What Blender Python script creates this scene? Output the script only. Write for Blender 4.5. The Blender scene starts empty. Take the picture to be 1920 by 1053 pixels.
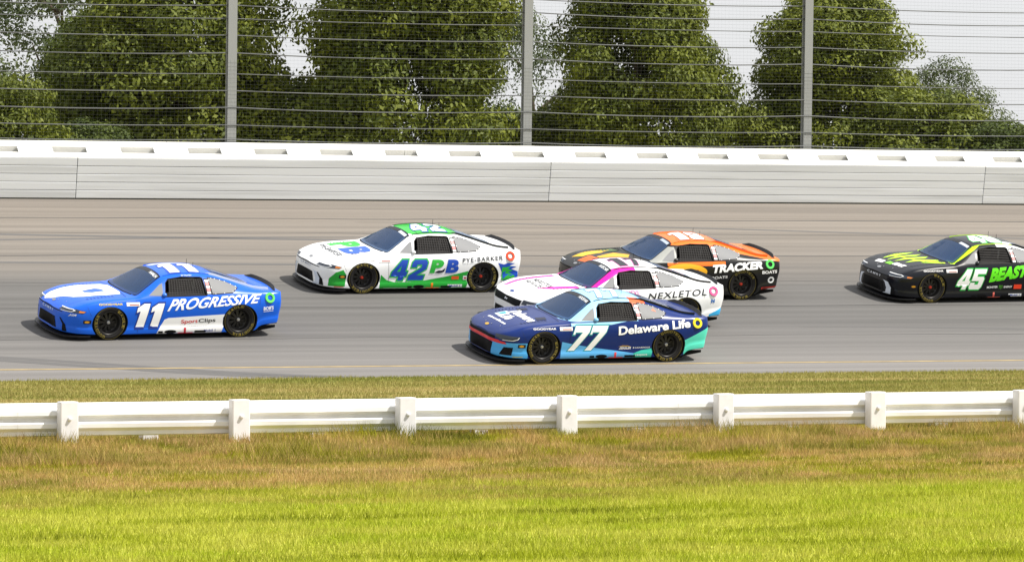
import bpy, bmesh, math, random
import numpy as np
from mathutils import Vector, Matrix, interpolate
from mathutils.bvhtree import BVHTree
R = math.radians
scn = bpy.context.scene
C = scn.collection

# ------------------------------------------------------------------ camera
cam = bpy.data.cameras.new('camera')
cam.sensor_width = 36.0
cam.lens = 150.0
cam.clip_start = 0.5
cam.clip_end = 6000
cam_o = bpy.data.objects.new('camera', cam)
C.objects.link(cam_o)
cam_o.location = (0, 0, 2.2)
cam_o.rotation_euler = (R(90 - 0.19), 0, 0)
scn.camera = cam_o

# ------------------------------------------------------------------ sky, sun, exposure
SUN_AZ = R(-10)      # direction to the sun, measured from +X towards +Y
SUN_EL = R(54)
world = bpy.data.worlds.new('World')
scn.world = world
world.use_nodes = True
wn, wl = world.node_tree.nodes, world.node_tree.links
wn.clear()
w_out = wn.new('ShaderNodeOutputWorld')
w_bg = wn.new('ShaderNodeBackground')
w_sky = wn.new('ShaderNodeTexSky')
w_sky.sky_type = 'NISHITA'
w_sky.sun_disc = False
w_sky.sun_elevation = SUN_EL
w_sky.sun_rotation = math.pi / 2 - SUN_AZ
w_sky.air_density = 1.0
w_sky.dust_density = 3.0
# bright thin summer cloud: the clear sky mixed with an even white layer broken by soft noise
w_tc = wn.new('ShaderNodeTexCoord')
w_nz = wn.new('ShaderNodeTexNoise')
w_nz.inputs['Scale'].default_value = 2.2
w_nz.inputs['Detail'].default_value = 6
w_rp = wn.new('ShaderNodeMapRange')
w_rp.inputs['From Min'].default_value = 0.3
w_rp.inputs['From Max'].default_value = 0.7
w_rp.inputs['To Min'].default_value = 0.78
w_rp.inputs['To Max'].default_value = 0.95
w_mx = wn.new('ShaderNodeMix')
w_mx.data_type = 'RGBA'
w_mx.inputs[7].default_value = (8.3, 8.35, 8.5, 1)
wl.new(w_tc.outputs['Generated'], w_nz.inputs['Vector'])
wl.new(w_nz.outputs['Fac'], w_rp.inputs['Value'])
wl.new(w_rp.outputs['Result'], w_mx.inputs[0])
wl.new(w_sky.outputs['Color'], w_mx.inputs[6])
wl.new(w_mx.outputs[2], w_bg.inputs['Color'])
w_bg.inputs['Strength'].default_value = 0.085
wl.new(w_bg.outputs['Background'], w_out.inputs['Surface'])

sun = bpy.data.lights.new('sun', 'SUN')
sun.energy = 5.0
sun.angle = R(0.6)
sun.color = (1.0, 0.95, 0.87)
sun_o = bpy.data.objects.new('sun', sun)
C.objects.link(sun_o)
sd = Vector((math.cos(SUN_EL) * math.cos(SUN_AZ), math.cos(SUN_EL) * math.sin(SUN_AZ), math.sin(SUN_EL)))
sun_o.rotation_euler = sd.to_track_quat('Z', 'Y').to_euler()
sun_o.location = sd * 60 + Vector((0, 80, 0))
scn.view_settings.view_transform = 'Standard'
scn.view_settings.look = 'None'
scn.view_settings.exposure = 0.42
scn.view_settings.gamma = 1.0

# ------------------------------------------------------------------ track frame
PSI, BANK = R(22), R(11.5)
ORG = Vector((0, 85.5, 0.233))                 # a point of the yellow line
SX = Vector((math.cos(PSI), math.sin(PSI), 0))  # along the track (to the right, away)
WH = Vector((-math.sin(PSI), math.cos(PSI), 0))  # outwards, level
UP = Vector((0, 0, 1))
WB = WH * math.cos(BANK) + UP * math.sin(BANK)
NB = -WH * math.sin(BANK) + UP * math.cos(BANK)
FRAME = Matrix.Translation((ORG.x, ORG.y, 0)) @ Matrix.Rotation(PSI, 4, 'Z')   # local (s, w level, z)
CB, SB = math.cos(BANK), math.sin(BANK)
WALL_W = 17.8
WALL_L = WALL_W * CB
WALL_Z = ORG.z + WALL_W * SB

# ------------------------------------------------------------------ helpers
def lin(c):
    return tuple((v / 12.92 if v <= 0.04045 else ((v + 0.055) / 1.055) ** 2.4) for v in c)

def hexc(h):
    return lin(tuple(int(h[i:i + 2], 16) / 255 for i in (0, 2, 4)))

MATS = {}
def mat(name, col=(0.5, 0.5, 0.5), rough=0.5, metal=0.0, coat=0.0, spec=0.5, bump=None, vary=0.0, vscale=6.0):
    if name in MATS:
        return MATS[name]
    m = bpy.data.materials.new(name)
    m.use_nodes = True
    n, l = m.node_tree.nodes, m.node_tree.links
    p = n['Principled BSDF']
    p.inputs['Base Color'].default_value = (*col, 1)
    p.inputs['Roughness'].default_value = rough
    p.inputs['Metallic'].default_value = metal
    p.inputs['Coat Weight'].default_value = coat
    p.inputs['Coat Roughness'].default_value = 0.06
    p.inputs['Specular IOR Level'].default_value = spec
    if vary or bump:
        tc = n.new('ShaderNodeTexCoord')
        nz = n.new('ShaderNodeTexNoise')
        nz.inputs['Scale'].default_value = vscale
        nz.inputs['Detail'].default_value = 6
        l.new(tc.outputs['Object'], nz.inputs['Vector'])
    if vary:
        mr = n.new('ShaderNodeMapRange')
        mr.inputs['From Min'].default_value = 0.3
        mr.inputs['From Max'].default_value = 0.7
        mr.inputs['To Min'].default_value = 1 - vary
        mr.inputs['To Max'].default_value = 1 + vary
        mx = n.new('ShaderNodeVectorMath')
        mx.operation = 'SCALE'
        mx.inputs[0].default_value = col
        l.new(nz.outputs['Fac'], mr.inputs['Value'])
        l.new(mr.outputs['Result'], mx.inputs['Scale'])
        l.new(mx.outputs['Vector'], p.inputs['Base Color'])
    if bump:
        bp = n.new('ShaderNodeBump')
        bp.inputs['Strength'].default_value = bump
        bp.inputs['Distance'].default_value = 0.02
        l.new(nz.outputs['Fac'], bp.inputs['Height'])
        l.new(bp.outputs['Normal'], p.inputs['Normal'])
    MATS[name] = m
    return m

def paint(h, rough=0.32):
    return mat('paint_' + h, hexc(h), rough, coat=0.6, vary=0.04, vscale=3)

def vinyl(h):
    return mat('vinyl_' + h, hexc(h), 0.4, coat=0.15, spec=.35)

def link(name, me, material=None, parent=None, matrix=None, smooth=False):
    o = bpy.data.objects.new(name, me)
    C.objects.link(o)
    if material is not None and me is not None and not me.materials:
        me.materials.append(material)
    if parent is not None:
        o.parent = parent
    elif matrix is not None:
        o.matrix_world = matrix
    if smooth:
        me.shade_smooth()
        me.set_sharp_from_angle(angle=R(smooth if smooth is not True else 40))
    return o

def tag(o, label=None, cat=None, group=None, kind=None):
    if label: o['label'] = label
    if cat: o['category'] = cat
    if group: o['group'] = group
    if kind: o['kind'] = kind
    return o

def empty(name, matrix=None):
    o = bpy.data.objects.new(name, None)
    o.empty_display_size = 0.2
    C.objects.link(o)
    if matrix is not None:
        o.matrix_world = matrix
    return o

def meshdata(name, verts, faces):
    me = bpy.data.meshes.new(name)
    me.from_pydata([tuple(v) for v in verts], [], faces)
    me.update()
    return me

def box_data(name, x0, x1, y0, y1, z0, z1, bevel=0.0):
    bm = bmesh.new()
    bmesh.ops.create_cube(bm, size=1)
    for v in bm.verts:
        v.co = Vector(((x0 + x1) / 2 + v.co.x * (x1 - x0), (y0 + y1) / 2 + v.co.y * (y1 - y0), (z0 + z1) / 2 + v.co.z * (z1 - z0)))
    if bevel:
        bmesh.ops.bevel(bm, geom=bm.edges[:], offset=bevel, segments=2, affect='EDGES', profile=0.5)
    me = bpy.data.meshes.new(name)
    bm.to_mesh(me)
    bm.free()
    return me

def lathe(name, prof, n=40, closed=False):
    """revolve (r, y) about the Y axis"""
    vs, fs = [], []
    m = len(prof)
    for i in range(n):
        a = 2 * math.pi * i / n
        for r, y in prof:
            vs.append((r * math.cos(a), y, r * math.sin(a)))
    for i in range(n):
        j = (i + 1) % n
        for k in range(m if closed else m - 1):
            q = (k + 1) % m
            fs.append((i * m + k, i * m + q, j * m + q, j * m + k))
    return meshdata(name, vs, fs)

def extrude_profile(name, prof, s0, s1, n=1, closed=True):
    """profile of (w, z) points swept along local x from s0 to s1"""
    vs, fs = [], []
    m = len(prof)
    for i in range(n + 1):
        s = s0 + (s1 - s0) * i / n
        vs += [(s, w, z) for w, z in prof]
    for i in range(n):
        for k in range(m if closed else m - 1):
            q = (k + 1) % m
            fs.append((i * m + k, (i + 1) * m + k, (i + 1) * m + q, i * m + q))
    if closed:
        fs.append(tuple(range(m)))
        fs.append(tuple(n * m + k for k in reversed(range(m))))
    return meshdata(name, vs, fs)

def pchip(tab):
    tab = sorted(tab)
    xs = np.array([t[0] for t in tab], float)
    ys = np.array([t[1] for t in tab], float)
    h = np.diff(xs)
    d = np.diff(ys) / h
    m = np.zeros(len(xs))
    m[0], m[-1] = d[0], d[-1]
    for i in range(1, len(xs) - 1):
        if d[i - 1] * d[i] > 0:
            w1, w2 = 2 * h[i] + h[i - 1], h[i] + 2 * h[i - 1]
            m[i] = (w1 + w2) / (w1 / d[i - 1] + w2 / d[i])
    def f(x):
        x = min(max(x, xs[0]), xs[-1])
        i = min(max(int(np.searchsorted(xs, x)) - 1, 0), len(xs) - 2)
        t = (x - xs[i]) / h[i]
        return ((2 * t**3 - 3 * t**2 + 1) * ys[i] + (t**3 - 2 * t**2 + t) * h[i] * m[i]
                + (-2 * t**3 + 3 * t**2) * ys[i + 1] + (t**3 - t**2) * h[i] * m[i + 1])
    return f

# ------------------------------------------------------------------ ground, bank, grass
def ground_material():
    m = bpy.data.materials.new('soil_and_grass'); m.use_nodes = True
    n, l = m.node_tree.nodes, m.node_tree.links
    p = n['Principled BSDF']; p.inputs['Roughness'].default_value = .95; p.inputs['Specular IOR Level'].default_value = .1
    l.new(turf_colour(n, l, 1.0), p.inputs['Base Color'])
    return m

def turf_colour(n, l, gain):
    """mown turf: long streaky patches of lime, olive and dry brown, browner beside the guardrail"""
    tc = n.new('ShaderNodeTexCoord')
    def noise(sx, sy, sc, det=4):
        mp = n.new('ShaderNodeMapping'); mp.inputs['Scale'].default_value = (sx, sy, 1)
        nz = n.new('ShaderNodeTexNoise'); nz.inputs['Scale'].default_value = sc; nz.inputs['Detail'].default_value = det
        l.new(tc.outputs['Object'], mp.inputs['Vector']); l.new(mp.outputs['Vector'], nz.inputs['Vector'])
        return nz.outputs['Fac']
    def ramp(fac, stops):
        r = n.new('ShaderNodeValToRGB')
        while len(r.color_ramp.elements) < len(stops): r.color_ramp.elements.new(.5)
        for e, (pos, c) in zip(r.color_ramp.elements, stops):
            e.position = pos; e.color = (*[v * gain for v in c], 1)
        l.new(fac, r.inputs['Fac'])
        return r.outputs['Color']
    green = ramp(noise(.3, 1.1, 1.1, 10), [(.30, (.17, .19, .014)), (.42, (.29, .325, .018)), (.52, (.41, .41, .07)), (.60, (.28, .33, .018)), (.72, (.41, .43, .05))])
    brown = ramp(noise(.4, .9, 1.0, 10), [(.30, (.12, .12, .014)), (.40, (.27, .26, .018)), (.48, (.42, .29, .12)), (.56, (.20, .20, .02)), (.64, (.36, .25, .11)), (.74, (.52, .39, .18))])
    field = ramp(noise(.10, .8, .9, 6), [(.30, (.15, .17, .03)), (.48, (.25, .23, .065)), (.66, (.38, .31, .13))])
    sep = n.new('ShaderNodeSeparateXYZ'); l.new(tc.outputs['Object'], sep.inputs[0])
    nz = noise(.35, .8, .8, 5)
    ad = n.new('ShaderNodeMath'); ad.operation = 'MULTIPLY_ADD'; ad.inputs[1].default_value = 9.0
    l.new(nz, ad.inputs[0]); l.new(sep.outputs['Y'], ad.inputs[2])
    def step(a, b):
        r = n.new('ShaderNodeMapRange'); r.inputs['From Min'].default_value = a; r.inputs['From Max'].default_value = b
        l.new(ad.outputs[0], r.inputs['Value']); return r.outputs['Result']
    def mix(f, a, b):
        x = n.new('ShaderNodeMix'); x.data_type = 'RGBA'; l.new(f, x.inputs[0]); l.new(a, x.inputs[6]); l.new(b, x.inputs[7]); return x.outputs[2]
    c = mix(step(-38.5, -33.5), green, brown)
    return mix(step(-24.5, -22.5), c, field)

APRON = .95
profile = [(-900, -.05), (-120, -.02), (-60, 0), (-36, 0), (-32.5, .03), (-31.0, .10), (-30.1, .10), (-28.5, .03), (-24, 0), (-12, .0), (-4, .02),
           (-APRON * CB - .6, ORG.z - APRON * SB - .01), (-APRON * CB, ORG.z - APRON * SB - .004), (0, ORG.z - .012), (WALL_L + .8, ORG.z + (WALL_L + .8) * SB / CB - .012),
           (WALL_L + 1.6, WALL_Z - .1), (WALL_L + 9, 3.3), (60, 3.4), (900, 3.4)]
def prof_z(w):
    for a, b in zip(profile, profile[1:]):
        if a[0] <= w <= b[0]:
            return a[1] + (b[1] - a[1]) * (w - a[0]) / (b[0] - a[0])
g_me = extrude_profile('ground', profile, -900, 900, 1, closed=False)
ground = link('ground', g_me, ground_material(), None, FRAME)
tag(ground, kind='structure')
bmx = bmesh.new(); bmx.from_mesh(g_me); bmesh.ops.recalc_face_normals(bmx, faces=bmx.faces[:])
if sum(f.normal.z for f in bmx.faces) < 0:
    bmesh.ops.reverse_faces(bmx, faces=bmx.faces[:])
bmx.to_mesh(g_me); bmx.free()

def asphalt_material():
    m = bpy.data.materials.new('weathered_asphalt'); m.use_nodes = True
    n, l = m.node_tree.nodes, m.node_tree.links
    p = n['Principled BSDF']; p.inputs['Roughness'].default_value = .82; p.inputs['Specular IOR Level'].default_value = .3
    tc = n.new('ShaderNodeTexCoord')
    def noise(sx, sy, sc, det=5):
        mp = n.new('ShaderNodeMapping'); mp.inputs['Scale'].default_value = (sx, sy, 1)
        nz = n.new('ShaderNodeTexNoise'); nz.inputs['Scale'].default_value = sc; nz.inputs['Detail'].default_value = det
        l.new(tc.outputs['Object'], mp.inputs['Vector']); l.new(mp.outputs['Vector'], nz.inputs['Vector'])
        return nz.outputs['Fac']
    sep = n.new('ShaderNodeSeparateXYZ'); l.new(tc.outputs['Object'], sep.inputs[0])
    warp = n.new('ShaderNodeMath'); warp.operation = 'MULTIPLY_ADD'; warp.inputs[1].default_value = 2.0
    l.new(noise(.05, .7, 1.0), warp.inputs[0]); l.new(sep.outputs['Y'], warp.inputs[2])
    r = n.new('ShaderNodeValToRGB')
    mr = n.new('ShaderNodeMapRange'); mr.inputs['From Min'].default_value = -1.0; mr.inputs['From Max'].default_value = 19.5
    l.new(warp.outputs[0], mr.inputs['Value']); l.new(mr.outputs['Result'], r.inputs['Fac'])
    stops = [(0.0, (.205, .194, .186)), (.10, (.165, .158, .152)), (.28, (.108, .105, .102)), (.47, (.108, .105, .101)), (.62, (.168, .152, .134)), (.85, (.188, .166, .142)), (1, (.165, .147, .13))]
    while len(r.color_ramp.elements) < len(stops): r.color_ramp.elements.new(.5)
    for e, (pos, c) in zip(r.color_ramp.elements, stops): e.position = pos; e.color = (*c, 1)
    st = n.new('ShaderNodeMapRange'); st.inputs['From Min'].default_value = .3; st.inputs['From Max'].default_value = .7
    st.inputs['To Min'].default_value = .80; st.inputs['To Max'].default_value = 1.16
    l.new(noise(.03, 3.0, 1.0, 7), st.inputs['Value'])
    fine = n.new('ShaderNodeMapRange'); fine.inputs['From Min'].default_value = .3; fine.inputs['From Max'].default_value = .7
    fine.inputs['To Min'].default_value = .90; fine.inputs['To Max'].default_value = 1.10
    l.new(noise(1, 1, 55, 2), fine.inputs['Value'])
    mu = n.new('ShaderNodeMath'); mu.operation = 'MULTIPLY'; l.new(st.outputs[0], mu.inputs[0]); l.new(fine.outputs[0], mu.inputs[1])
    sc = n.new('ShaderNodeVectorMath'); sc.operation = 'SCALE'; l.new(r.outputs['Color'], sc.inputs[0]); l.new(mu.outputs[0], sc.inputs['Scale'])
    l.new(sc.outputs['Vector'], p.inputs['Base Color'])
    bp = n.new('ShaderNodeBump'); bp.inputs['Strength'].default_value = .25; bp.inputs['Distance'].default_value = .01
    l.new(noise(1, 1, 70, 2), bp.inputs['Height']); l.new(bp.outputs['Normal'], p.inputs['Normal'])
    return m

BANKM = Matrix.Translation(ORG) @ Matrix.Rotation(PSI, 4, 'Z') @ Matrix.Rotation(BANK, 4, 'X')   # local (s, w, normal)
def sheet(name, pts, z, m, parent=None):
    """flat sheet on the bank; pts are (s, w)"""
    o = link(name, meshdata(name, [(a, b, z) for a, b in pts], [tuple(range(len(pts)))]), m, parent, None if parent else BANKM)
    return o
track = sheet('race_track', [(-400, -APRON), (400, -APRON), (400, WALL_W + .3), (-400, WALL_W + .3)], 0, asphalt_material())
tag(track, kind='structure')
yl = sheet('yellow_line', [(-400, -.04), (400, -.04), (400, .04), (-400, .04)], .004, mat('road_yellow', (.32, .235, .10), .7, vary=.25, vscale=2), track)
tar = mat('tar_seam', (.045, .043, .042), .6)
for w_, t_ in ((15.5, .035), (13.7, .022), (11.1, .03), (8.2, .018), (5.6, .016), (2.6, .014)):
    N_ = 120
    up_, dn_ = [], []
    for k in range(N_ + 1):
        s_ = -60 + k
        wv = .03 * math.sin(s_ * .7 + w_) + .02 * math.sin(s_ * 1.9)
        tt = t_ * (.7 + .5 * abs(math.sin(s_ * .53 + w_ * 3)))
        up_.append((s_, w_ + wv + tt)); dn_.append((s_, w_ + wv - tt))
    n_ = len(up_)
    link('tar_seam', meshdata('tar_seam', [(a, b, .003) for a, b in dn_ + up_], [(k, k + 1, n_ + k + 1, n_ + k) for k in range(n_ - 1)]), tar, track)
skid = mat('rubber_mark', (.095, .092, .09), .7)
for (s0, w0, s1, w1, t_) in ((-14, 1.6, -4, -.9, .12), (-13.2, 1.6, -3.2, -.9, .10), (-20, 14.2, 6, 12.8, .09), (-22, 12.1, 3, 13.3, .07), (2, 15.1, 34, 11.8, .06), (-16, 10.5, 12, 9.8, .08), (8, 3.4, 30, 1.2, .08)):
    N_ = 24
    vs = []
    for k in range(N_ + 1):
        t = k / N_
        ww = w0 + (w1 - w0) * (t * t * (3 - 2 * t))
        h_ = t_ * min(1, 6 * t, 6 * (1 - t)) + .004
        vs += [(s0 + (s1 - s0) * t, ww - h_, .002), (s0 + (s1 - s0) * t, ww + h_, .002)]
    link('skid_mark', meshdata('skid_mark', vs, [(2 * k, 2 * k + 2, 2 * k + 3, 2 * k + 1) for k in range(N_)]), skid, track)

# ------------------------------------------------------------------ grass blades (uncountable: stuff)
def grass_material():
    m = bpy.data.materials.new('grass_blades'); m.use_nodes = True
    n, l = m.node_tree.nodes, m.node_tree.links
    p = n['Principled BSDF']; p.inputs['Roughness'].default_value = .7; p.inputs['Specular IOR Level'].default_value = .15
    c = turf_colour(n, l, 1.15)
    at = n.new('ShaderNodeAttribute'); at.attribute_name = 'tint'
    sc = n.new('ShaderNodeVectorMath'); sc.operation = 'SCALE'
    l.new(c, sc.inputs[0]); l.new(at.outputs['Fac'], sc.inputs['Scale'])
    l.new(sc.outputs['Vector'], p.inputs['Base Color'])
    tr = n.new('ShaderNodeBsdfTranslucent'); l.new(sc.outputs['Vector'], tr.inputs['Color'])
    mx = n.new('ShaderNodeMixShader'); mx.inputs[0].default_value = .35
    l.new(p.outputs[0], mx.inputs[1]); l.new(tr.outputs[0], mx.inputs[2]); l.new(mx.outputs[0], n['Material Output'].inputs['Surface'])
    return m
GRASSM = grass_material()

def grass(name, label, count, wlo, whi, hmin, hmax, wid, seed, clump=0.0):
    rg = np.random.default_rng(seed)
    w = rg.uniform(wlo, whi, count)
    # visible span along s for each w, with margin
    y_mid = ORG.y + w * math.cos(PSI)
    lo = ((-.145 * y_mid - 1) + w * math.sin(PSI)) / math.cos(PSI)
    hi = ((.145 * y_mid + 1) + w * math.sin(PSI)) / math.cos(PSI)
    s = rg.uniform(0, 1, count) * (hi - lo + 6) + lo - 3
    zs = np.interp(w, [p[0] for p in profile], [p[1] for p in profile])
    pat = np.sin(s * 1.3 + 2 * np.sin(w * 1.7)) * np.sin(w * 2.1 + np.sin(s * .9)) + .6 * np.sin(s * 3.1 + w * 4.3)
    h = rg.uniform(hmin, hmax, count) * (1 + clump * np.clip(pat, -.6, 1.4))
    a = rg.uniform(0, 2 * math.pi, count)
    lean = rg.uniform(.1, .9, count) * h
    la = rg.uniform(0, 2 * math.pi, count)
    V = np.empty((count, 3, 3), np.float32)
    dx, dy = np.cos(a) * wid / 2, np.sin(a) * wid / 2
    V[:, 0] = np.stack([s - dx, w - dy, zs - .005], 1)
    V[:, 1] = np.stack([s + dx, w + dy, zs - .005], 1)
    V[:, 2] = np.stack([s + lean * np.cos(la), w + lean * np.sin(la), zs + h], 1)
    me = bpy.data.meshes.new(name)
    me.vertices.add(count * 3); me.vertices.foreach_set('co', V.ravel())
    me.loops.add(count * 3); me.loops.foreach_set('vertex_index', np.arange(count * 3, dtype=np.int32))
    me.polygons.add(count); me.polygons.foreach_set('loop_start', np.arange(0, count * 3, 3, dtype=np.int32))
    me.update(calc_edges=True)
    at = me.attributes.new('tint', 'FLOAT', 'POINT')
    at.data.foreach_set('value', np.repeat(rg.uniform(.72, 1.28, count), 3).astype(np.float32))
    o = link(name, me, GRASSM, None, FRAME)
    tag(o, label, 'grass', kind='stuff')
    return o
grass('foreground_grass', 'lime green mown grass in front of the white guardrail', 520000, -56, -32.2, .03, .075, .011, 1, .25)
grass('verge_grass', 'rough brown and olive grass along the foot of the guardrail', 130000, -34.5, -29.2, .05, .13, .013, 2, .7)
grass('infield_grass', 'dry green grass strip between guardrail and track', 300000, -29.2, -APRON * CB - .05, .03, .07, .016, 3, .2)

# ------------------------------------------------------------------ white guardrail in front
RAILW = -30.1
WHITE = mat('rail_white', (.80, .80, .79), .45, vary=.12, vscale=2.2)
POSTW = mat('post_white', (.78, .77, .78), .6, vary=.08, vscale=5)
rail = empty('guardrail', FRAME @ Matrix.Translation((-12, RAILW, .07)))
tag(rail, 'low white corrugated steel guardrail running across the grass in the foreground', 'guardrail')
BW = [(-.0, .0), (-.03, .012), (-.035, .06), (-.085, .10), (-.09, .15), (-.03, .185), (-.028, .215), (-.09, .25), (-.085, .30), (-.035, .34), (-.03, .388), (0, .40)]
bprof = BW + [(w_ + .006, z_) for w_, z_ in BW[::-1]]
PITCH = 2.14
bm_me = extrude_profile('rail_beam', bprof, -PITCH - .12, PITCH + .12, 1)
for k in range(-4, 6):
    o = link('rail_beam', bm_me, WHITE, rail)
    o.location = (k * PITCH * 2, -.10 - .003 * (k % 2), .115)
fp = box_data('rail_post', -.11, .11, -.085, .085, -.35, .535, .012)
bp_ = box_data('back_post', -.10, .10, -.085, .085, -.35, .34, .012)
blt = lathe('bolt', [(0, -.03), (.018, -.026), (.026, -.008), (.028, 0)], 8)
for k in range(-9, 12):
    o = link('rail_post', fp, POSTW, rail)
    o.location = (k * PITCH + .46, -.285, 0)
    b_ = link('bolt', blt, POSTW, o)
    b_.location = (0, -.085, .33)
    o = link('back_post', bp_, POSTW, rail)
    o.location = (k * PITCH + 1.60, .17, 0)
tag(rail)

# ------------------------------------------------------------------ outer wall: steel tube barrier, concrete wall, catch fence
def streaky(name, col, dark, rough):
    """white paint with long rubber scuffs and washed-down dirt"""
    m = bpy.data.materials.new(name); m.use_nodes = True
    n, l = m.node_tree.nodes, m.node_tree.links
    p = n['Principled BSDF']; p.inputs['Roughness'].default_value = rough
    tc = n.new('ShaderNodeTexCoord'); oi = n.new('ShaderNodeObjectInfo')
    ad = n.new('ShaderNodeVectorMath'); ad.operation = 'ADD'
    l.new(tc.outputs['Object'], ad.inputs[0]); l.new(oi.outputs['Location'], ad.inputs[1])
    mp = n.new('ShaderNodeMapping'); mp.inputs['Scale'].default_value = (.22, 1, 6)
    nz = n.new('ShaderNodeTexNoise'); nz.inputs['Scale'].default_value = 1.0; nz.inputs['Detail'].default_value = 9
    l.new(ad.outputs[0], mp.inputs['Vector']); l.new(mp.outputs['Vector'], nz.inputs['Vector'])
    r = n.new('ShaderNodeValToRGB')
    for e, (pos, c) in zip(r.color_ramp.elements, ((.30, dark), (.52, col))): e.position = pos; e.color = (*c, 1)
    l.new(nz.outputs['Fac'], r.inputs['Fac']); l.new(r.outputs['Color'], p.inputs['Base Color'])
    return m
TUBEM = streaky('barrier_white', (.70, .72, .745), (.56, .575, .59), .42)
CONC = mat('painted_concrete', (.80, .79, .76), .7, vary=.06, vscale=2, bump=.15)
LEAN = Matrix.Rotation(BANK, 4, 'X')
barrier = empty('steel_barrier', FRAME @ Matrix.Translation((0, WALL_L, WALL_Z)) @ LEAN)
tag(barrier, 'white barrier of five stacked steel tubes along the outside of the track', 'barrier')
TH = .186
tube = box_data('steel_tube', -6.0, 6.0, 0, .2, 0, TH, .012)
for j in range(-3, 4):
    for k in range(5):
        o = link('steel_tube', tube, TUBEM, barrier)
        o.location = (j * 12.012 + 2, .0025 * ((j + k) % 2), .03 + k * (TH + .006))
foot = link('wall_foot_shade', box_data('wall_foot_shade', -40, 44, .03, .25, -.1, .03), mat('wall_shadow_gap', (.05, .06, .05), .9), barrier)  # dark strip painted as the shade in the gap under the lowest tube
BTOP = .03 + 5 * (TH + .006)
cap = link('top_cap', extrude_profile('top_cap', [(.004, .002), (.12, .088), (.2, .088), (.2, .002)], -40, 44), CONC, barrier)
cap.location = (0, 0, BTOP)
cover = meshdata('cover_plate', [(-.42, .12, .088), (.42, .12, .088), (.42, .35, .225), (-.42, .35, .225), (-.42, .14, .075), (.42, .14, .075), (.42, .36, .205), (-.42, .36, .205)],
                 [(0, 1, 2, 3), (7, 6, 5, 4), (0, 4, 5, 1), (1, 5, 6, 2), (2, 6, 7, 3), (3, 7, 4, 0)])
for k in range(-24, 26):
    o = link('cover_plate', cover, TUBEM, barrier)
    o.location = (k * 1.66, 0, BTOP)
wall = empty('concrete_wall', FRAME @ Matrix.Translation((0, WALL_L, WALL_Z)) @ LEAN)
tag(wall, 'white painted concrete wall rising behind the steel tube barrier', 'wall')
cw = extrude_profile('wall_block', [(.37, -.4), (.37, BTOP + .20), (.50, BTOP + .315), (.85, BTOP + .20), (.85, -.4)], -2.994, 2.994)
for k in range(-7, 8):
    o = link('wall_block', cw, CONC, wall)
    o.location = (k * 6.0 + 1.3, 0, 0)

fence = empty('catch_fence', FRAME @ Matrix.Translation((0, WALL_L + .40, WALL_Z + 1.36)))
tag(fence, 'tall grey catch fence of posts, cables and wire mesh on top of the wall', 'fence')
FPOST = mat('fence_post_grey', (.30, .31, .31), .6, metal=.2)
FCAB = mat('fence_cable', (.11, .115, .12), .55, metal=.3)
pm_ = bmesh.new()
for (x0, x1, y0, y1) in ((-.11, .11, -.09, -.07), (-.11, .11, .07, .09), (-.011, .011, -.07, .07)):
    r_ = bmesh.ops.create_cube(pm_, size=1)
    for v in r_['verts']:
        v.co = Vector(((x0 + x1) / 2 + v.co.x * (x1 - x0), (y0 + y1) / 2 + v.co.y * (y1 - y0), -.3 + (v.co.z + .5) * 6.3))
fpm = bpy.data.meshes.new('fence_post'); pm_.to_mesh(fpm); pm_.free()
base = box_data('base_plate', -.17, .17, -.14, .14, .001, .03)
POSTS = [-.05 + 7.63 * k for k in range(-4, 6)]
for s_ in POSTS:
    o = link('fence_post', fpm, FPOST, fence)
    o.location = (s_, 0, 0)
    o.rotation_euler = (R(2), 0, 0)
    link('base_plate', base, FPOST, o)
def cable_mesh(name, r, sag):
    vs, fs = [], []
    pts = []
    for a, b in zip(POSTS, POSTS[1:]):
        for k in range(8):
            t = k / 8
            pts.append((a + (b - a) * t, -sag * 4 * t * (1 - t)))
    pts.append((POSTS[-1], 0))
    for x, z in pts:
        for q in range(5):
            an = 2 * math.pi * q / 5
            vs.append((x, r * math.cos(an), z + r * math.sin(an)))
    for i in range(len(pts) - 1):
        for q in range(5):
            fs.append((i * 5 + q, i * 5 + (q + 1) % 5, (i + 1) * 5 + (q + 1) % 5, (i + 1) * 5 + q))
    me = meshdata(name, vs, fs); me.shade_smooth()
    return me
cms = [cable_mesh('cable', .013, .05), cable_mesh('cable', .011, .035), cable_mesh('cable', .014, .07)]
for k, z_ in enumerate((.10, .44, .86, 1.26, 1.66, 2.16, 2.58, 2.98, 3.30, 3.62, 4.05, 4.5, 4.95)):
    o = link('cable', cms[k % 3], FCAB, fence)
    o.location = (0, -.12, z_)
vs, fs = [], []
def wire(x0, z0, x1, z1, r=.0022):
    k = len(vs)
    if x0 == x1:
        vs.extend([(x0 - r, 0, z0), (x0 + r, 0, z0), (x0, r * 1.7, z0), (x1 - r, 0, z1), (x1 + r, 0, z1), (x1, r * 1.7, z1)])
    else:
        vs.extend([(x0, 0, z0 - r), (x0, 0, z0 + r), (x0, r * 1.7, z0), (x1, 0, z1 - r), (x1, 0, z1 + r), (x1, r * 1.7, z1)])
    fs.extend([(k, k + 1, k + 4, k + 3), (k + 1, k + 2, k + 5, k + 4), (k + 2, k, k + 3, k + 5)])
for k in range(60):
    wire(-32, .05 + k * .085, 46, .05 + k * .085, .0012)
for k in range(780):
    wire(-32 + k * .1, .0, -32 + k * .1, 5.2, .0006)
o = link('wire_mesh', meshdata('wire_mesh', vs, fs), mat('mesh_wire', (.09, .095, .09), .6, metal=.2), fence)
o.location = (0, -.16, 0)
o['kind'] = 'stuff'

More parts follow.
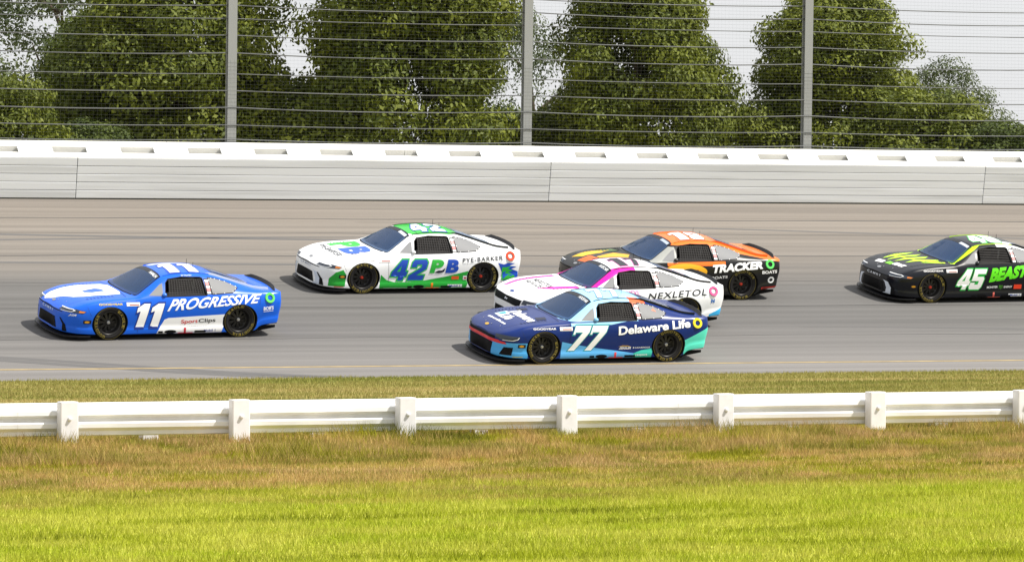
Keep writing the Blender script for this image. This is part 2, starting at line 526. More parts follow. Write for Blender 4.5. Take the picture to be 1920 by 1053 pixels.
# ------------------------------------------------------------------ trees beyond the fence
def leaf_material(name, col):
    m = bpy.data.materials.new(name); m.use_nodes = True
    n, l = m.node_tree.nodes, m.node_tree.links
    p = n['Principled BSDF']; p.inputs['Roughness'].default_value = .6; p.inputs['Specular IOR Level'].default_value = .25
    at = n.new('ShaderNodeAttribute'); at.attribute_name = 'tint'
    rp = n.new('ShaderNodeValToRGB')
    for e, (pos, k) in zip(rp.color_ramp.elements, ((0, .55), (1, 1.5))):
        e.position = pos; e.color = (col[0] * k * (1.1 if pos else .9), col[1] * k, col[2] * k, 1)
    l.new(at.outputs['Fac'], rp.inputs['Fac']); l.new(rp.outputs['Color'], p.inputs['Base Color'])
    tr = n.new('ShaderNodeBsdfTranslucent'); l.new(rp.outputs['Color'], tr.inputs['Color'])
    mx = n.new('ShaderNodeMixShader'); mx.inputs[0].default_value = .25
    l.new(p.outputs[0], mx.inputs[1]); l.new(tr.outputs[0], mx.inputs[2]); l.new(mx.outputs[0], n['Material Output'].inputs['Surface'])
    return m
BARK = mat('bark', (.075, .055, .04), .9, bump=.5, vscale=12)
LEAF = [leaf_material('leaf_olive', (.115, .145, .016)), leaf_material('leaf_deep', (.070, .10, .016)), leaf_material('leaf_soft', (.085, .115, .045))]

def crown_mesh(seed, H, W, n_clump, per, leaf, open_=0.0):
    """foliage: leaf clumps hung through the crown's volume, crown profile broad below the middle"""
    rg = np.random.default_rng(seed)
    cl = []
    while len(cl) < n_clump:
        t = rg.uniform(.04, 1)
        rad = W / 2 * (min(1, (t / .22)) ** .5) * (1 - max(0, (t - .55) / .45) ** 2.2 * .72) * (1 + .16 * math.sin(seed * 2.1 + t * 9) * (t > .15))
        a = rg.uniform(0, 2 * math.pi)
        r = rad * rg.uniform(.35, 1.0) ** .6
        if rg.uniform() < open_ and t > .5: continue
        cl.append((r * math.cos(a), r * math.sin(a), H * t, rg.uniform(.38, .8) * W / 5))
    V, tint = [], []
    for (x, y, z, rr) in cl:
        k = int(per * (rr / (W / 5)) ** 2 * 2)
        d = rg.normal(size=(k, 3)); d /= np.linalg.norm(d, axis=1)[:, None]
        rad = rr * rg.uniform(.45, 1.08, k) ** .7
        P = np.array([x, y, z]) + d * rad[:, None] * np.array([1.15, 1.15, .72])
        nrm = d + rg.normal(size=(k, 3)) * .55 + np.array([0, 0, .35]); nrm /= np.linalg.norm(nrm, axis=1)[:, None]
        u = np.cross(nrm, rg.normal(size=(k, 3))); u /= np.linalg.norm(u, axis=1)[:, None]
        v = np.cross(nrm, u)
        L = leaf * rg.uniform(.6, 1.4, k)[:, None]
        V.append(np.stack([P - u * L, P + v * L * .5, P + u * L, P - v * L * .5], 1))
        tint.append(np.clip(rg.uniform(.15, .85) + rg.normal(size=k) * .18, 0, 1))
    V = np.concatenate(V).astype(np.float32); T = np.concatenate(tint).astype(np.float32)
    c = len(V)
    me = bpy.data.meshes.new('crown')
    me.vertices.add(c * 4); me.vertices.foreach_set('co', V.ravel())
    me.loops.add(c * 4); me.loops.foreach_set('vertex_index', np.arange(c * 4, dtype=np.int32))
    me.polygons.add(c); me.polygons.foreach_set('loop_start', np.arange(0, c * 4, 4, dtype=np.int32))
    me.update(calc_edges=True)
    at = me.attributes.new('tint', 'FLOAT', 'POINT'); at.data.foreach_set('value', np.repeat(T, 4))
    return me, cl

def trunk_mesh(seed, H, W, cl):
    rg = random.Random(seed)
    vs, fs = [], []
    def limb(a, b, r0, r1, n=5, q=7):
        k = len(vs)
        a, b = Vector(a), Vector(b)
        d = (b - a).normalized()
        u = d.orthogonal().normalized(); v = d.cross(u)
        bend = Vector((rg.uniform(-1, 1), rg.uniform(-1, 1), .3)) * (b - a).length * .08
        for i in range(n + 1):
            t = i / n
            c = a.lerp(b, t) + bend * math.sin(math.pi * t)
            r = r0 + (r1 - r0) * t
            for j in range(q):
                an = 2 * math.pi * j / q
                vs.append(tuple(c + u * r * math.cos(an) + v * r * math.sin(an)))
        for i in range(n):
            for j in range(q):
                fs.append((k + i * q + j, k + i * q + (j + 1) % q, k + (i + 1) * q + (j + 1) % q, k + (i + 1) * q + j))
    limb((0, 0, -1.6), (.1, .05, H * .9), W * .035, .02, 8)
    for x, y, z, rr in cl[:26]:
        zb_ = max(.1, z - math.hypot(x, y) * .6)
        limb((.05 * zb_ / H, 0, zb_), (x, y, z), W * .012, .012, 4, 5)
    me = meshdata('trunk', vs, fs); me.shade_smooth()
    return me

TREES = {}
def tree_kind(key, seed, H, W, n_clump, per, leaf, open_=0.0):
    cm, cl = crown_mesh(seed, H, W, n_clump, per, leaf, open_)
    TREES[key] = (cm, trunk_mesh(seed, H, W, cl), H, W)
tree_kind('broad', 5, 8.0, 6.0, 360, 430, .078)
tree_kind('round', 6, 7.6, 5.6, 340, 430, .076)
tree_kind('airy', 7, 8.5, 6.0, 150, 260, .07, .35)
tree_kind('bush', 8, 3.6, 4.6, 150, 360, .07)

def plant(name, kind, label, cat, px, D, sx, sz, lm, rot, group, zbase=3.35):
    cm, tm, H, W = TREES[kind]
    o = empty(name, Matrix.Translation(((px - 960) / 8000 * D, D, zbase)) @ Matrix.Rotation(rot, 4, 'Z') @ Matrix.Diagonal((sx, sx, sz, 1)))
    tag(o, label, cat, group)
    c = cm if not cm.materials else cm.copy()
    c.materials.clear(); c.materials.append(LEAF[lm])
    link('crown', c, None, o)
    link('trunk', tm, BARK, o)
T1, T2 = 'trees behind the catch fence', 'bushes behind the catch fence'
for a in (
    ('shade_tree', 'broad', 'broad olive green tree behind the fence post above the leading blue car', 'tree', 330, 118, .95, 1.15, 0, .4, T1),
    ('shade_tree', 'round', 'dense dark green tree left of centre with its top out of frame', 'tree', 760, 116, .98, 1.18, 0, 1.9, T1),
    ('shade_tree', 'broad', 'dense rounded tree right of centre between two white sky gaps', 'tree', 1200, 117, .72, 1.0, 0, 3.3, T1),
    ('shade_tree', 'round', 'dense olive tree behind the rightmost fence post', 'tree', 1570, 119, .78, .84, 0, 4.6, T1),
    ('airy_tree', 'airy', 'thin pale airy tree with sky showing through at far upper left', 'tree', 110, 128, .95, .98, 2, .9, T1),
    ('airy_tree', 'airy', 'sparse pale tree in the gap beside the middle fence post', 'tree', 985, 134, .62, .80, 2, 2.2, T1),
    ('airy_tree', 'airy', 'small sparse tree sloping down at the far right edge', 'tree', 1765, 130, .6, .58, 2, 3.8, T1),
    ('shade_tree', 'round', 'dark green tree filling the space left of the broad olive tree', 'tree', 205, 124, .75, .80, 1, 5.2, T1),
    ('bush', 'bush', 'bright green bush at the left edge above the white wall', 'bush', 20, 113, .75, 1.0, 0, .3, T2),
    ('bush', 'bush', 'green bush under the sky gap right of the leftmost fence post', 'bush', 520, 117, .85, 1.05, 0, 1.3, T2),
    ('bush', 'bush', 'low dark bush below the tree top at left', 'bush', 170, 114, .7, .7, 1, 2.1, T2),
    ('bush', 'bush', 'green bush just right of the middle fence post', 'bush', 1035, 119, .8, .85, 0, 2.9, T2),
    ('bush', 'bush', 'olive bush in the sky gap between the two right hand trees', 'bush', 1385, 118, .85, .88, 0, 4.0, T2),
    ('bush', 'bush', 'green bush right of the rightmost fence post', 'bush', 1735, 117, 1.0, .95, 0, 5.0, T2),
    ('bush', 'bush', 'dark low bush in the lower right corner of the tree line', 'bush', 1880, 116, .95, .72, 1, 5.9, T2),
    ('bush', 'bush', 'dark bush at the foot of the dense tree left of centre', 'bush', 905, 122, .9, .9, 1, .8, T2)):
    plant(*a)

# ------------------------------------------------------------------ race car: body shell
TAIL = -2.385
f_ym = pchip([(2.53, .40), (2.51, .53), (2.47, .66), (2.40, .79), (2.28, .895), (2.08, .958), (1.8, .985), (1.4, .998), (.9, .985), (0, .982),
              (-.9, .988), (-1.4, 1.0), (-1.9, .992), (-2.2, .965), (-2.33, .935), (-2.385, .89)])
f_zb = pchip([(2.53, .15), (2.0, .12), (1.0, .10), (-1.0, .10), (-1.72, .12), (-1.86, .22), (-2.385, .27)])
f_zsh = pchip([(2.53, .54), (2.45, .57), (2.3, .62), (2.05, .685), (1.75, .75), (1.4, .785), (1.0, .80), (.7, .815), (.3, .832), (-.3, .845),
               (-.9, .862), (-1.4, .88), (-1.9, .885), (-2.2, .875), (-2.385, .86)])
f_dsh = pchip([(2.53, .03), (2.3, .05), (1.8, .07), (1.4, .075), (.9, .06), (0, .055), (-.9, .06), (-1.4, .09), (-1.9, .085), (-2.385, .05)])
f_yr = pchip([(2.53, .22), (2.4, .5), (2.2, .62), (1.8, .70), (1.4, .74), (.95, .775), (.80, .775), (.5, .675), (.2, .58), (-.1, .56), (-.5, .555), (-.9, .55),
              (-1.3, .575), (-1.65, .64), (-1.95, .75), (-2.385, .79)])
f_zr = pchip([(2.53, .565), (2.4, .615), (2.2, .675), (1.8, .76), (1.4, .805), (1.0, .828), (.82, .845), (.5, 1.025), (.2, 1.185), (-.1, 1.228), (-.4, 1.238), (-.8, 1.213),
              (-1.2, 1.115), (-1.6, .99), (-1.85, .925), (-2.1, .905), (-2.385, .892)])
f_zc = pchip([(2.53, .575), (2.4, .635), (2.2, .70), (1.8, .78), (1.4, .825), (1.05, .848), (.94, .860), (.75, .95), (.5, 1.078), (.2, 1.222), (-.1, 1.265), (-.4, 1.28),
              (-.8, 1.25), (-1.2, 1.158), (-1.6, 1.025), (-1.85, .948), (-2.0, .925), (-2.385, .912)])

def XM(x):
    """real overhangs are shorter than the tables': pull nose and tail in"""
    if x > 1.85:
        return 1.85 + (x - 1.85) * .76
    if x < -1.85:
        return -1.85 + (x + 1.85) * .86
    return x

def section(x):
    ym, zb, zs, yr, zr, zc = f_ym(x), f_zb(x), f_zsh(x), f_yr(x), f_zr(x), f_zc(x)
    ys = ym - f_dsh(x)
    zm = zb + (zs - zb) * .58
    P = [(0, zb), (ym * .4, zb), (ym * .8, zb), (ym - .05, zb + .002), (ym - .012, zb + .022)]
    def seg(a, b, n, bulge=0.0):
        for i in range(1, n + 1):
            t = i / n
            k = 4 * t * (1 - t) * bulge
            d = Vector((b[0] - a[0], b[1] - a[1]))
            L = d.length or 1
            P.append((a[0] + d.x * t + d.y / L * k, a[1] + d.y * t - d.x / L * k))
    zk = zb + .13
    seg(P[-1], (ym - .004, zk - .02), 2)
    seg(P[-1], (ym - .020, zk + .02), 2)          # crease above the rocker
    seg(P[-1], (ym, zm), 4, .004)
    seg(P[-1], (ys, zs), 5, .022)
    i_sh = len(P) - 1
    seg(P[-1], (yr, zr), 8, .018 if x < .8 else .006)
    i_r = len(P) - 1
    y0, z0 = P[-1]
    for i in range(1, 11):                         # roof / hood crown
        t = i / 10
        y = y0 * (1 - t)
        P.append((y, zc + (z0 - zc) * (y / y0) ** 2.2))
    Q = [list(p) for p in P]
    for it in range(2):
        T = [q[:] for q in Q]
        for i in range(5, len(Q) - 1):
            if i in (7, 8, 9):
                continue
            for k in (0, 1):
                T[i][k] = .25 * Q[i - 1][k] + .5 * Q[i][k] + .25 * Q[i + 1][k]
        Q = T
    return Q

def body_bmesh():
    xs = [2.53, 2.522, 2.51, 2.495, 2.475, 2.45, 2.42, 2.385, 2.35] + list(np.arange(2.30, -2.29, -.055)) + [-2.31, -2.335, -2.355, -2.372, TAIL]
    bm = bmesh.new()
    rings = []
    for x in xs:
        h = section(x)
        rake = 0.0
        ring = []
        for y, z in h:
            dx = 0
            if x > 2.3:   # front face leans back a little towards the hood
                dx = -.10 * max(0, (z - .35)) * (x - 2.3) / .23
            if x < -2.2:
                dx = .16 * max(0, (.62 - z)) * (-2.2 - x) / .185
            ring.append(bm.verts.new((XM(x + dx), y, z)))
        left = ring
        right = [bm.verts.new((v.co.x, -v.co.y, v.co.z)) for v in ring[1:-1]]
        rings.append(left + right[::-1])
    n = len(rings[0])
    for a, b in zip(rings, rings[1:]):
        for k in range(n):
            q = (k + 1) % n
            bm.faces.new((a[k], b[k], b[q], a[q]))
    bm.faces.new(rings[0])
    bm.faces.new(rings[-1][::-1])
    bmesh.ops.recalc_face_normals(bm, faces=bm.faces[:])
    return bm

WIN = [(.22, .858), (.15, 1.09), (.08, 1.150), (-.20, 1.183), (-.60, 1.175), (-.645, 1.155), (-.665, .872)]
AXLES = (1.397, -1.397)
WHEEL_Z = .343
ARX, ARZ = .380, .336

bm0 = body_bmesh()
bmt = bm0.copy()
bmesh.ops.triangulate(bmt, faces=[f for f in bmt.faces if len(f.verts) > 3])
bmt.normal_update()
BVH = BVHTree.FromBMesh(bmt)
bmt.faces.ensure_lookup_table()
TRI = [([v.co.copy() for v in f.verts], [v.normal.copy() for v in f.verts]) for f in bmt.faces]
BLACK = mat('black_trim', (.006, .006, .007), .6, spec=.12)
DARK = mat('dark_interior', (.018, .018, .02), .8)
CARBON = mat('carbon_black', (.012, .012, .014), .4, spec=.25)

def make_shell():
    me = bpy.data.meshes.new('race_car_body')
    bm0.to_mesh(me)
    me.materials.append(MATS['shell'])
    me.materials.append(DARK)
    o = link('shell_source', me)
    cutters = []
    def cutter(me2):
        me2.materials.append(DARK)
        c = link('cutter', me2)
        md = o.modifiers.new('b', 'BOOLEAN')
        md.object = c
        md.operation = 'DIFFERENCE'
        md.solver = 'EXACT'
        md.material_mode = 'TRANSFER'
        cutters.append(c)
    for ax in AXLES:
        for sd_ in (-1, 1):
            vs, fs = [], []
            n = 40
            for k in range(n):
                a = 2 * math.pi * k / n
                for y in (.56, 1.2):
                    vs.append((ax + ARX * math.cos(a), sd_ * y, WHEEL_Z + ARZ * math.sin(a)))
            for k in range(n):
                j = (k + 1) % n
                f = (2 * k, 2 * k + 1, 2 * j + 1, 2 * j)
                fs.append(f if sd_ < 0 else f[::-1])
            fs.append(tuple(2 * k for k in range(n))[::(-1 if sd_ < 0 else 1)])
            fs.append(tuple(2 * k + 1 for k in range(n))[::(1 if sd_ < 0 else -1)])
            m2 = meshdata('cut', vs, fs)
            b2 = bmesh.new(); b2.from_mesh(m2)
            bmesh.ops.recalc_face_normals(b2, faces=b2.faces[:])
            b2.to_mesh(m2); b2.free()
            cutter(m2)
    vs = [(x, .28, z) for x, z in WIN] + [(x, 1.2, z) for x, z in WIN]
    n = len(WIN)
    fs = [tuple(range(n)), tuple(range(2 * n - 1, n - 1, -1))] + [(k, n + k, n + (k + 1) % n, (k + 1) % n) for k in range(n)]
    m2 = meshdata('cut', vs, fs)
    b2 = bmesh.new(); b2.from_mesh(m2)
    bmesh.ops.recalc_face_normals(b2, faces=b2.faces[:])
    b2.to_mesh(m2); b2.free()
    cutter(m2)
    WSC = [(.86, 0), (.85, .33), (.80, .56), (.75, .66), (.5, .59), (.26, .49), (.24, .3), (.235, 0)]
    WSC = WSC + [(x, -y) for x, y in WSC[::-1][1:-1]]
    n = len(WSC)
    vs = [(x, y, .74) for x, y in WSC] + [(x, y, 1.6) for x, y in WSC]
    fs = [tuple(range(n)), tuple(range(2 * n - 1, n - 1, -1))] + [(k, n + k, n + (k + 1) % n, (k + 1) % n) for k in range(n)]
    m2 = meshdata('cut', vs, fs)
    b2 = bmesh.new(); b2.from_mesh(m2)
    bmesh.ops.recalc_face_normals(b2, faces=b2.faces[:])
    b2.to_mesh(m2); b2.free()
    cutter(m2)
    cutter(box_data('cut', -.9, .40, -.51, .51, .35, 1.13))
    dg = bpy.context.evaluated_depsgraph_get()
    res = bpy.data.meshes.new_from_object(o.evaluated_get(dg))
    for c in cutters:
        bpy.data.objects.remove(c)
    bpy.data.objects.remove(o)
    res.name = 'race_car_body'
    res.shade_smooth()
    res.set_sharp_from_angle(angle=R(38))
    return res

# ------------------------------------------------------------------ flat print laid on the shell
def glyphs(src, bold=0.0, shear=0.0, space=1.0, cache={}):
    """text or list of closed 2-D outlines -> (verts in unit box, faces)"""
    key = (src if isinstance(src, str) else repr(src), round(bold, 4), shear, space)
    if key in cache:
        return cache[key]
    if isinstance(src, str):
        cu = bpy.data.curves.new('t', 'FONT')
        cu.body = src
        cu.shear = shear
        cu.space_character = space
        cu.size = 1
    else:
        cu = bpy.data.curves.new('t', 'CURVE')
        cu.dimensions = '2D'
        cu.fill_mode = 'BOTH'
        for poly in src:
            sp = cu.splines.new('POLY')
            sp.points.add(len(poly) - 1)
            for p, q in zip(sp.points, poly):
                p.co = (q[0] + shear * q[1], q[1], 0, 1)
            sp.use_cyclic_u = True
    cu.offset = bold
    cu.resolution_u = 4
    o = bpy.data.objects.new('t', cu)
    C.objects.link(o)
    dg = bpy.context.evaluated_depsgraph_get()
    me = o.evaluated_get(dg).to_mesh()
    V = [(v.co.x, v.co.y) for v in me.vertices]
    F = [tuple(p.vertices) for p in me.polygons]
    o.to_mesh_clear()
    bpy.data.objects.remove(o)
    bpy.data.curves.remove(cu)
    if not V:
        cache[key] = ([], [])
        return cache[key]
    x0, x1 = min(v[0] for v in V), max(v[0] for v in V)
    y0, y1 = min(v[1] for v in V), max(v[1] for v in V)
    cache[key] = ([((x - x0) / (x1 - x0), (y - y0) / (y1 - y0)) for x, y in V], F, (x1 - x0) / (y1 - y0))
    return cache[key]

VIEWS = {'side': (Vector((0, 3, 0)), Vector((1, 0, 0)), Vector((0, 0, 1)), Vector((0, -1, 0))),
         'right': (Vector((0, -3, 0)), Vector((1, 0, 0)), Vector((0, 0, 1)), Vector((0, 1, 0))),
         'top': (Vector((0, 0, 3)), Vector((1, 0, 0)), Vector((0, 1, 0)), Vector((0, 0, -1))),
         'front': (Vector((5, 0, 0)), Vector((0, 1, 0)), Vector((0, 0, 1)), Vector((-1, 0, 0))),
         'rear': (Vector((-5, 0, 0)), Vector((0, 1, 0)), Vector((0, 0, 1)), Vector((1, 0, 0))),
         'corner': (Vector((2.09, .8, 0)) + Vector((3, 3, 0)), Vector((-.7071, .7071, 0)), Vector((0, 0, 1)), Vector((-.7071, -.7071, 0))),
         'cornerR': (Vector((2.09, -.8, 0)) + Vector((3, -3, 0)), Vector((.7071, .7071, 0)), Vector((0, 0, 1)), Vector((-.7071, .7071, 0)))}

def lay(parent, name, V, F, view, material, layer=1, grid=.06, off=None):
    """V: 2-D points in the view's plane; drape them over the shell"""
    org, U, W_, D = VIEWS[view]
    if not V:
        return None
    near = view == 'side' and any(min(v[0] for v in V) < ax + ARX and max(v[0] for v in V) > ax - ARX and min(v[1] for v in V) < WHEEL_Z + ARZ for ax in AXLES)
    if near:
        grid = .02
    bm = bmesh.new()
    vs = [bm.verts.new((a, b, 0)) for a, b in V]
    for f in F:
        try:
            bm.faces.new([vs[i] for i in f])
        except ValueError:
            pass
    for ax in (0, 1):
        lo, hi = min(v[ax] for v in V), max(v[ax] for v in V)
        k = math.floor(lo / grid) + 1
        while k * grid < hi:
            no = Vector((1, 0, 0)) if ax == 0 else Vector((0, 1, 0))
            bmesh.ops.bisect_plane(bm, geom=bm.verts[:] + bm.edges[:] + bm.faces[:], dist=1e-5, plane_co=no * (k * grid), plane_no=no)
            k += 1
    bmesh.ops.triangulate(bm, faces=bm.faces[:])
    if near:     # nothing is printed across a wheel opening
        gone = [f for f in bm.faces if any(((f.calc_center_median().x - ax) / ARX) ** 2 + ((f.calc_center_median().y - WHEEL_Z) / ARZ) ** 2 < 1.0 for ax in AXLES)]
        bmesh.ops.delete(bm, geom=gone, context='FACES')
        if not bm.faces:
            bm.free()
            return None
    o_ = off if off is not None else .0012 + .0016 * layer
    nrm, dead = [], []
    for v in bm.verts:
        st = org + U * (XM(v.co.x) if view in ('side', 'top', 'right') else v.co.x) + W_ * v.co.y
        hit, no, idx, dist = BVH.ray_cast(st, D)
        if hit is None:
            dead.append(v)
            continue
        tri, tn = TRI[idx]
        w3 = interpolate.poly_3d_calc(tri, hit)
        n = (tn[0] * w3[0] + tn[1] * w3[1] + tn[2] * w3[2]).normalized()
        v.co = hit + n * o_
        v.normal = n
    bmesh.ops.delete(bm, geom=dead, context='VERTS')
    bm.faces.ensure_lookup_table()
    for f in bm.faces:
        f.normal_update()
        if f.normal.dot(D) > 0:
            f.normal_flip()
    ns = []
    for v in bm.verts:
        hit, no, idx, dist = BVH.find_nearest(v.co)
        tri, tn = TRI[idx]
        w3 = interpolate.poly_3d_calc(tri, hit)
        ns.append((tn[0] * w3[0] + tn[1] * w3[1] + tn[2] * w3[2]).normalized())
    me = bpy.data.meshes.new(name)
    bm.to_mesh(me)
    bm.free()
    if not len(me.polygons):
        return None
    me.shade_smooth()
    me.normals_split_custom_set_from_vertices([tuple(n) for n in ns])
    return link(name, me, material, parent)

def quadmap(V, q):
    """unit box -> quad (bottom-left, bottom-right, top-right, top-left)"""
    out = []
    for u, v in V:
        a = [q[0][k] * (1 - u) + q[1][k] * u for k in (0, 1)]
        b = [q[3][k] * (1 - u) + q[2][k] * u for k in (0, 1)]
        out.append((a[0] * (1 - v) + b[0] * v, a[1] * (1 - v) + b[1] * v))
    return out

def write(parent, name, src, quad, view, col, layer=2, bold=0.0, shear=0.0, space=1.0, grid=.06):
    g = glyphs(src, bold, shear, space)
    if not g[0]:
        return
    return lay(parent, name, quadmap(g[0], quad), g[1], view, vinyl(col), layer, grid)

def ring_poly(outer, inner):
    return ('ring', outer, inner)

def poly(parent, name, pts, view, material, layer=1, grid=.06, off=None):
    if pts[0] == 'ring':
        g = glyphs([pts[1], pts[2]])
        pts = pts[1]
    else:
        g = glyphs([pts])
    x0, x1 = min(p[0] for p in pts), max(p[0] for p in pts)
    y0, y1 = min(p[1] for p in pts), max(p[1] for p in pts)
    V = [(x0 + u * (x1 - x0), y0 + v * (y1 - y0)) for u, v in g[0]]
    if isinstance(material, str):
        material = vinyl(material)
    return lay(parent, name, V, g[1], view, material, layer, grid, off)

def box4(x0, z0, x1, z1, slant=0.0, rise=0.0):
    return [(x0, z0), (x1, z0 + rise), (x1 + slant, z1 + rise), (x0 + slant, z1)]

def rrect(x0, z0, x1, z1):
    return [(x0, z0), (x1, z0), (x1, z1), (x0, z1)]

def ellipse(cx, cz, rx, rz, n=24):
    return [(cx + rx * math.cos(2 * math.pi * k / n), cz + rz * math.sin(2 * math.pi * k / n)) for k in range(n)]

DIG = {'1': [[(.30, 0), (.80, 0), (.80, 1), (.42, 1), (.08, .84), (.08, .64), (.30, .70)]],
       '7': [[(0, 1), (1, 1), (1, .74), (.52, 0), (.10, 0), (.58, .75), (.12, .75), (.12, .66), (0, .66)]],
       '4': [[(.52, 0), (.86, 0), (.86, .2), (1, .2), (1, .43), (.86, .43), (.86, 1), (.45, 1), (0, .42), (0, .2), (.52, .2)], [(.52, .43), (.30, .43), (.52, .72)]],
       '2': [[(0, 0), (1, 0), (1, .24), (.47, .24), (1, .56), (1, .86), (.86, 1), (.12, 1), (0, .88), (0, .64), (.34, .64), (.34, .77), (.66, .77), (.66, .62), (0, .24)]],
       '5': [[(0, .12), (.12, 0), (.88, 0), (1, .12), (1, .52), (.88, .63), (.36, .63), (.36, .77), (.98, .77), (.98, 1), (.02, 1), (.02, .42), (.62, .42), (.64, .40), (.64, .24), (.36, .24), (.36, .34), (0, .34)]],
       '9': [[(.0, .12), (.12, 0), (.88, 0), (1, .12), (1, .88), (.88, 1), (.12, 1), (0, .88), (0, .48), (.12, .37), (.64, .37), (.64, .23), (.36, .23), (.36, .30), (0, .30)], [(.36, .58), (.36, .78), (.64, .78), (.64, .58)]]}

def number(parent, name, txt, quad, view, col, outline=None, layer=3, ow=.07, gap=.12, grid=.06, outline2=None):
    """block racing numeral with outline; each numeral in its half of the quad"""
    n = len(txt)
    for k, ch in enumerate(txt):
        a, b = (k + gap * .5 * (k > 0)) / n, (k + 1 - gap * .5 * (k < n - 1)) / n
        sub = quadmap([(a, 0), (b, 0), (b, 1), (a, 1)], quad)
        def grown(g):
            return quadmap([(-g, -g), (1 + g, -g), (1 + g, 1 + g), (-g, 1 + g)], sub)
        if outline2:
            write(parent, name + '_shadow', DIG[ch], grown(ow * 1.7), view, outline2, layer - 2, bold=ow * 1.5, grid=grid)
        if outline:
            write(parent, name + '_outline', DIG[ch], grown(ow), view, outline, layer - 1, bold=ow, grid=grid)
        write(parent, name, DIG[ch], sub, view, col, layer, grid=grid)

# ------------------------------------------------------------------ shared car parts
RUBBER = mat('tyre_rubber', (.016, .015, .015), .8, spec=.2, bump=.1, vscale=40)
RIMM = mat('wheel_grey', (.028, .027, .027), .4, metal=.5)
NET = mat('net_webbing', (.022, .020, .020), .85)
GLASS = mat('windshield_glass', (.02, .058, .15), .05, spec=.45)  # blue base colour stands in for sky reflected in the glass
def glass_material():
    m = GLASS
    n, l = m.node_tree.nodes, m.node_tree.links
    p = n['Principled BSDF']
    tr = n.new('ShaderNodeBsdfTransparent'); tr.inputs['Color'].default_value = (.55, .66, .80, 1)
    mx = n.new('ShaderNodeMixShader'); mx.inputs[0].default_value = .34
    l.new(p.outputs[0], mx.inputs[1]); l.new(tr.outputs[0], mx.inputs[2])
    l.new(mx.outputs[0], n['Material Output'].inputs['Surface'])
glass_material()
PANE = mat('polycarbonate_pane', (.20, .205, .215), .5, spec=.12)
STEEL = mat('bare_steel', (.55, .55, .56), .3, metal=1.0)

def wheel_parts():
    d = {}
    d['tyre'] = lathe('tyre', [(.225, -.14), (.25, -.168), (.29, -.18), (.325, -.172), (.341, -.15), (.3435, -.12), (.3435, .12), (.341, .15), (.325, .172), (.29, .18), (.25, .17), (.232, .155), (.225, .14)], 48, True)
    d['tyre'].materials.append(RUBBER)
    # lettering ring moulded on the outer sidewall
    for word, a0, span in (('GOODYEAR', 90, 110), ('EAGLE', 270, 80)):
        vs, fs = [], []
        for i, ch in enumerate(word):
            g = glyphs(ch, .03)
            wch = .8 * span / len(word)
            base = len(vs)
            ac = a0 + span / 2 - (i + .5) * span / len(word)
            for u, v in g[0]:
                a = R(ac - (u - .5) * wch)
                r = .266 + v * .05
                y = .1795 + .0045 - abs(r - .29) * .10
                vs.append((-r * math.cos(a), y, r * math.sin(a)))
            fs += [tuple(base + q for q in f) for f in g[1]]
        d['sidewall_lettering' + word] = meshdata('sidewall_lettering', vs, fs)
        d['sidewall_lettering' + word].materials.append(mat('tyre_yellow', hexc('83752a'), .6))
    stripe = lathe('sidewall_band', [(.318, .1755), (.3265, .1735)], 48)
    stripe.materials.append(mat('band_yellow', hexc('6e6226'), .65))
    d['sidewall_band'] = stripe
    d['rim'] = lathe('rim', [(.222, -.12), (.228, .150), (.238, .163), (.236, .170), (.226, .166), (.212, .11), (.205, .05), (.19, .035), (.178, .035), (.17, .01), (.10, .0), (.0, .0)], 48)
    d['rim'].materials.append(RIMM)
    bm = bmesh.new()
    for k in range(10):
        a = 2 * math.pi * k / 10
        r = bmesh.ops.create_cube(bm, size=1)
        for v in r['verts']:
            t = v.co.x + .5
            rr = .05 + t * .135
            w = (.018 + .014 * t) * (v.co.y * 2)
            y = .03 + .02 * (1 - t) + (.014 if v.co.z > 0 else -.03)
            ca, sa = math.cos(a), math.sin(a)
            v.co = Vector((rr * ca - w * sa, y, rr * sa + w * ca))
    me = bpy.data.meshes.new('spokes')
    bm.to_mesh(me); bm.free()
    me.materials.append(RIMM)
    d['spokes'] = me
    hub = lathe('hub', [(.0, .075), (.055, .072), (.066, .05), (.068, .0)], 24)
    hub.materials.append(RIMM)
    d['hub'] = hub
    return d

def nut_mesh(material):
    me = lathe('wheel_nut', [(.0, .125), (.018, .124), (.026, .112), (.034, .108), (.036, .07)], 6)
    me.materials.append(material)
    return me

MATS['shell'] = bpy.data.materials.new('shell_placeholder')
SHELL = make_shell()
WP = wheel_parts()
SPLIT_PTS = None

def splitter_mesh():
    pts = []
    xs = [1.80, 1.95, 2.1, 2.25, 2.35, 2.42, 2.47, 2.50, 2.52, 2.53]
    left = [(XM(x) + .06 * max(0, (x - 1.9)) / .63, f_ym(x) + .012 * (x > 1.9)) for x in xs]
    out = left + [(2.443, .2), (2.449, 0), (2.443, -.2)] + [(x, -y) for x, y in left[::-1]]
    n = len(out)
    vs = [(x, y, .07) for x, y in out] + [(x, y, .098) for x, y in out]
    fs = [tuple(range(n))[::-1], tuple(range(n, 2 * n))] + [(k, (k + 1) % n, n + (k + 1) % n, n + k) for k in range(n)]
    return meshdata('splitter', vs, fs)

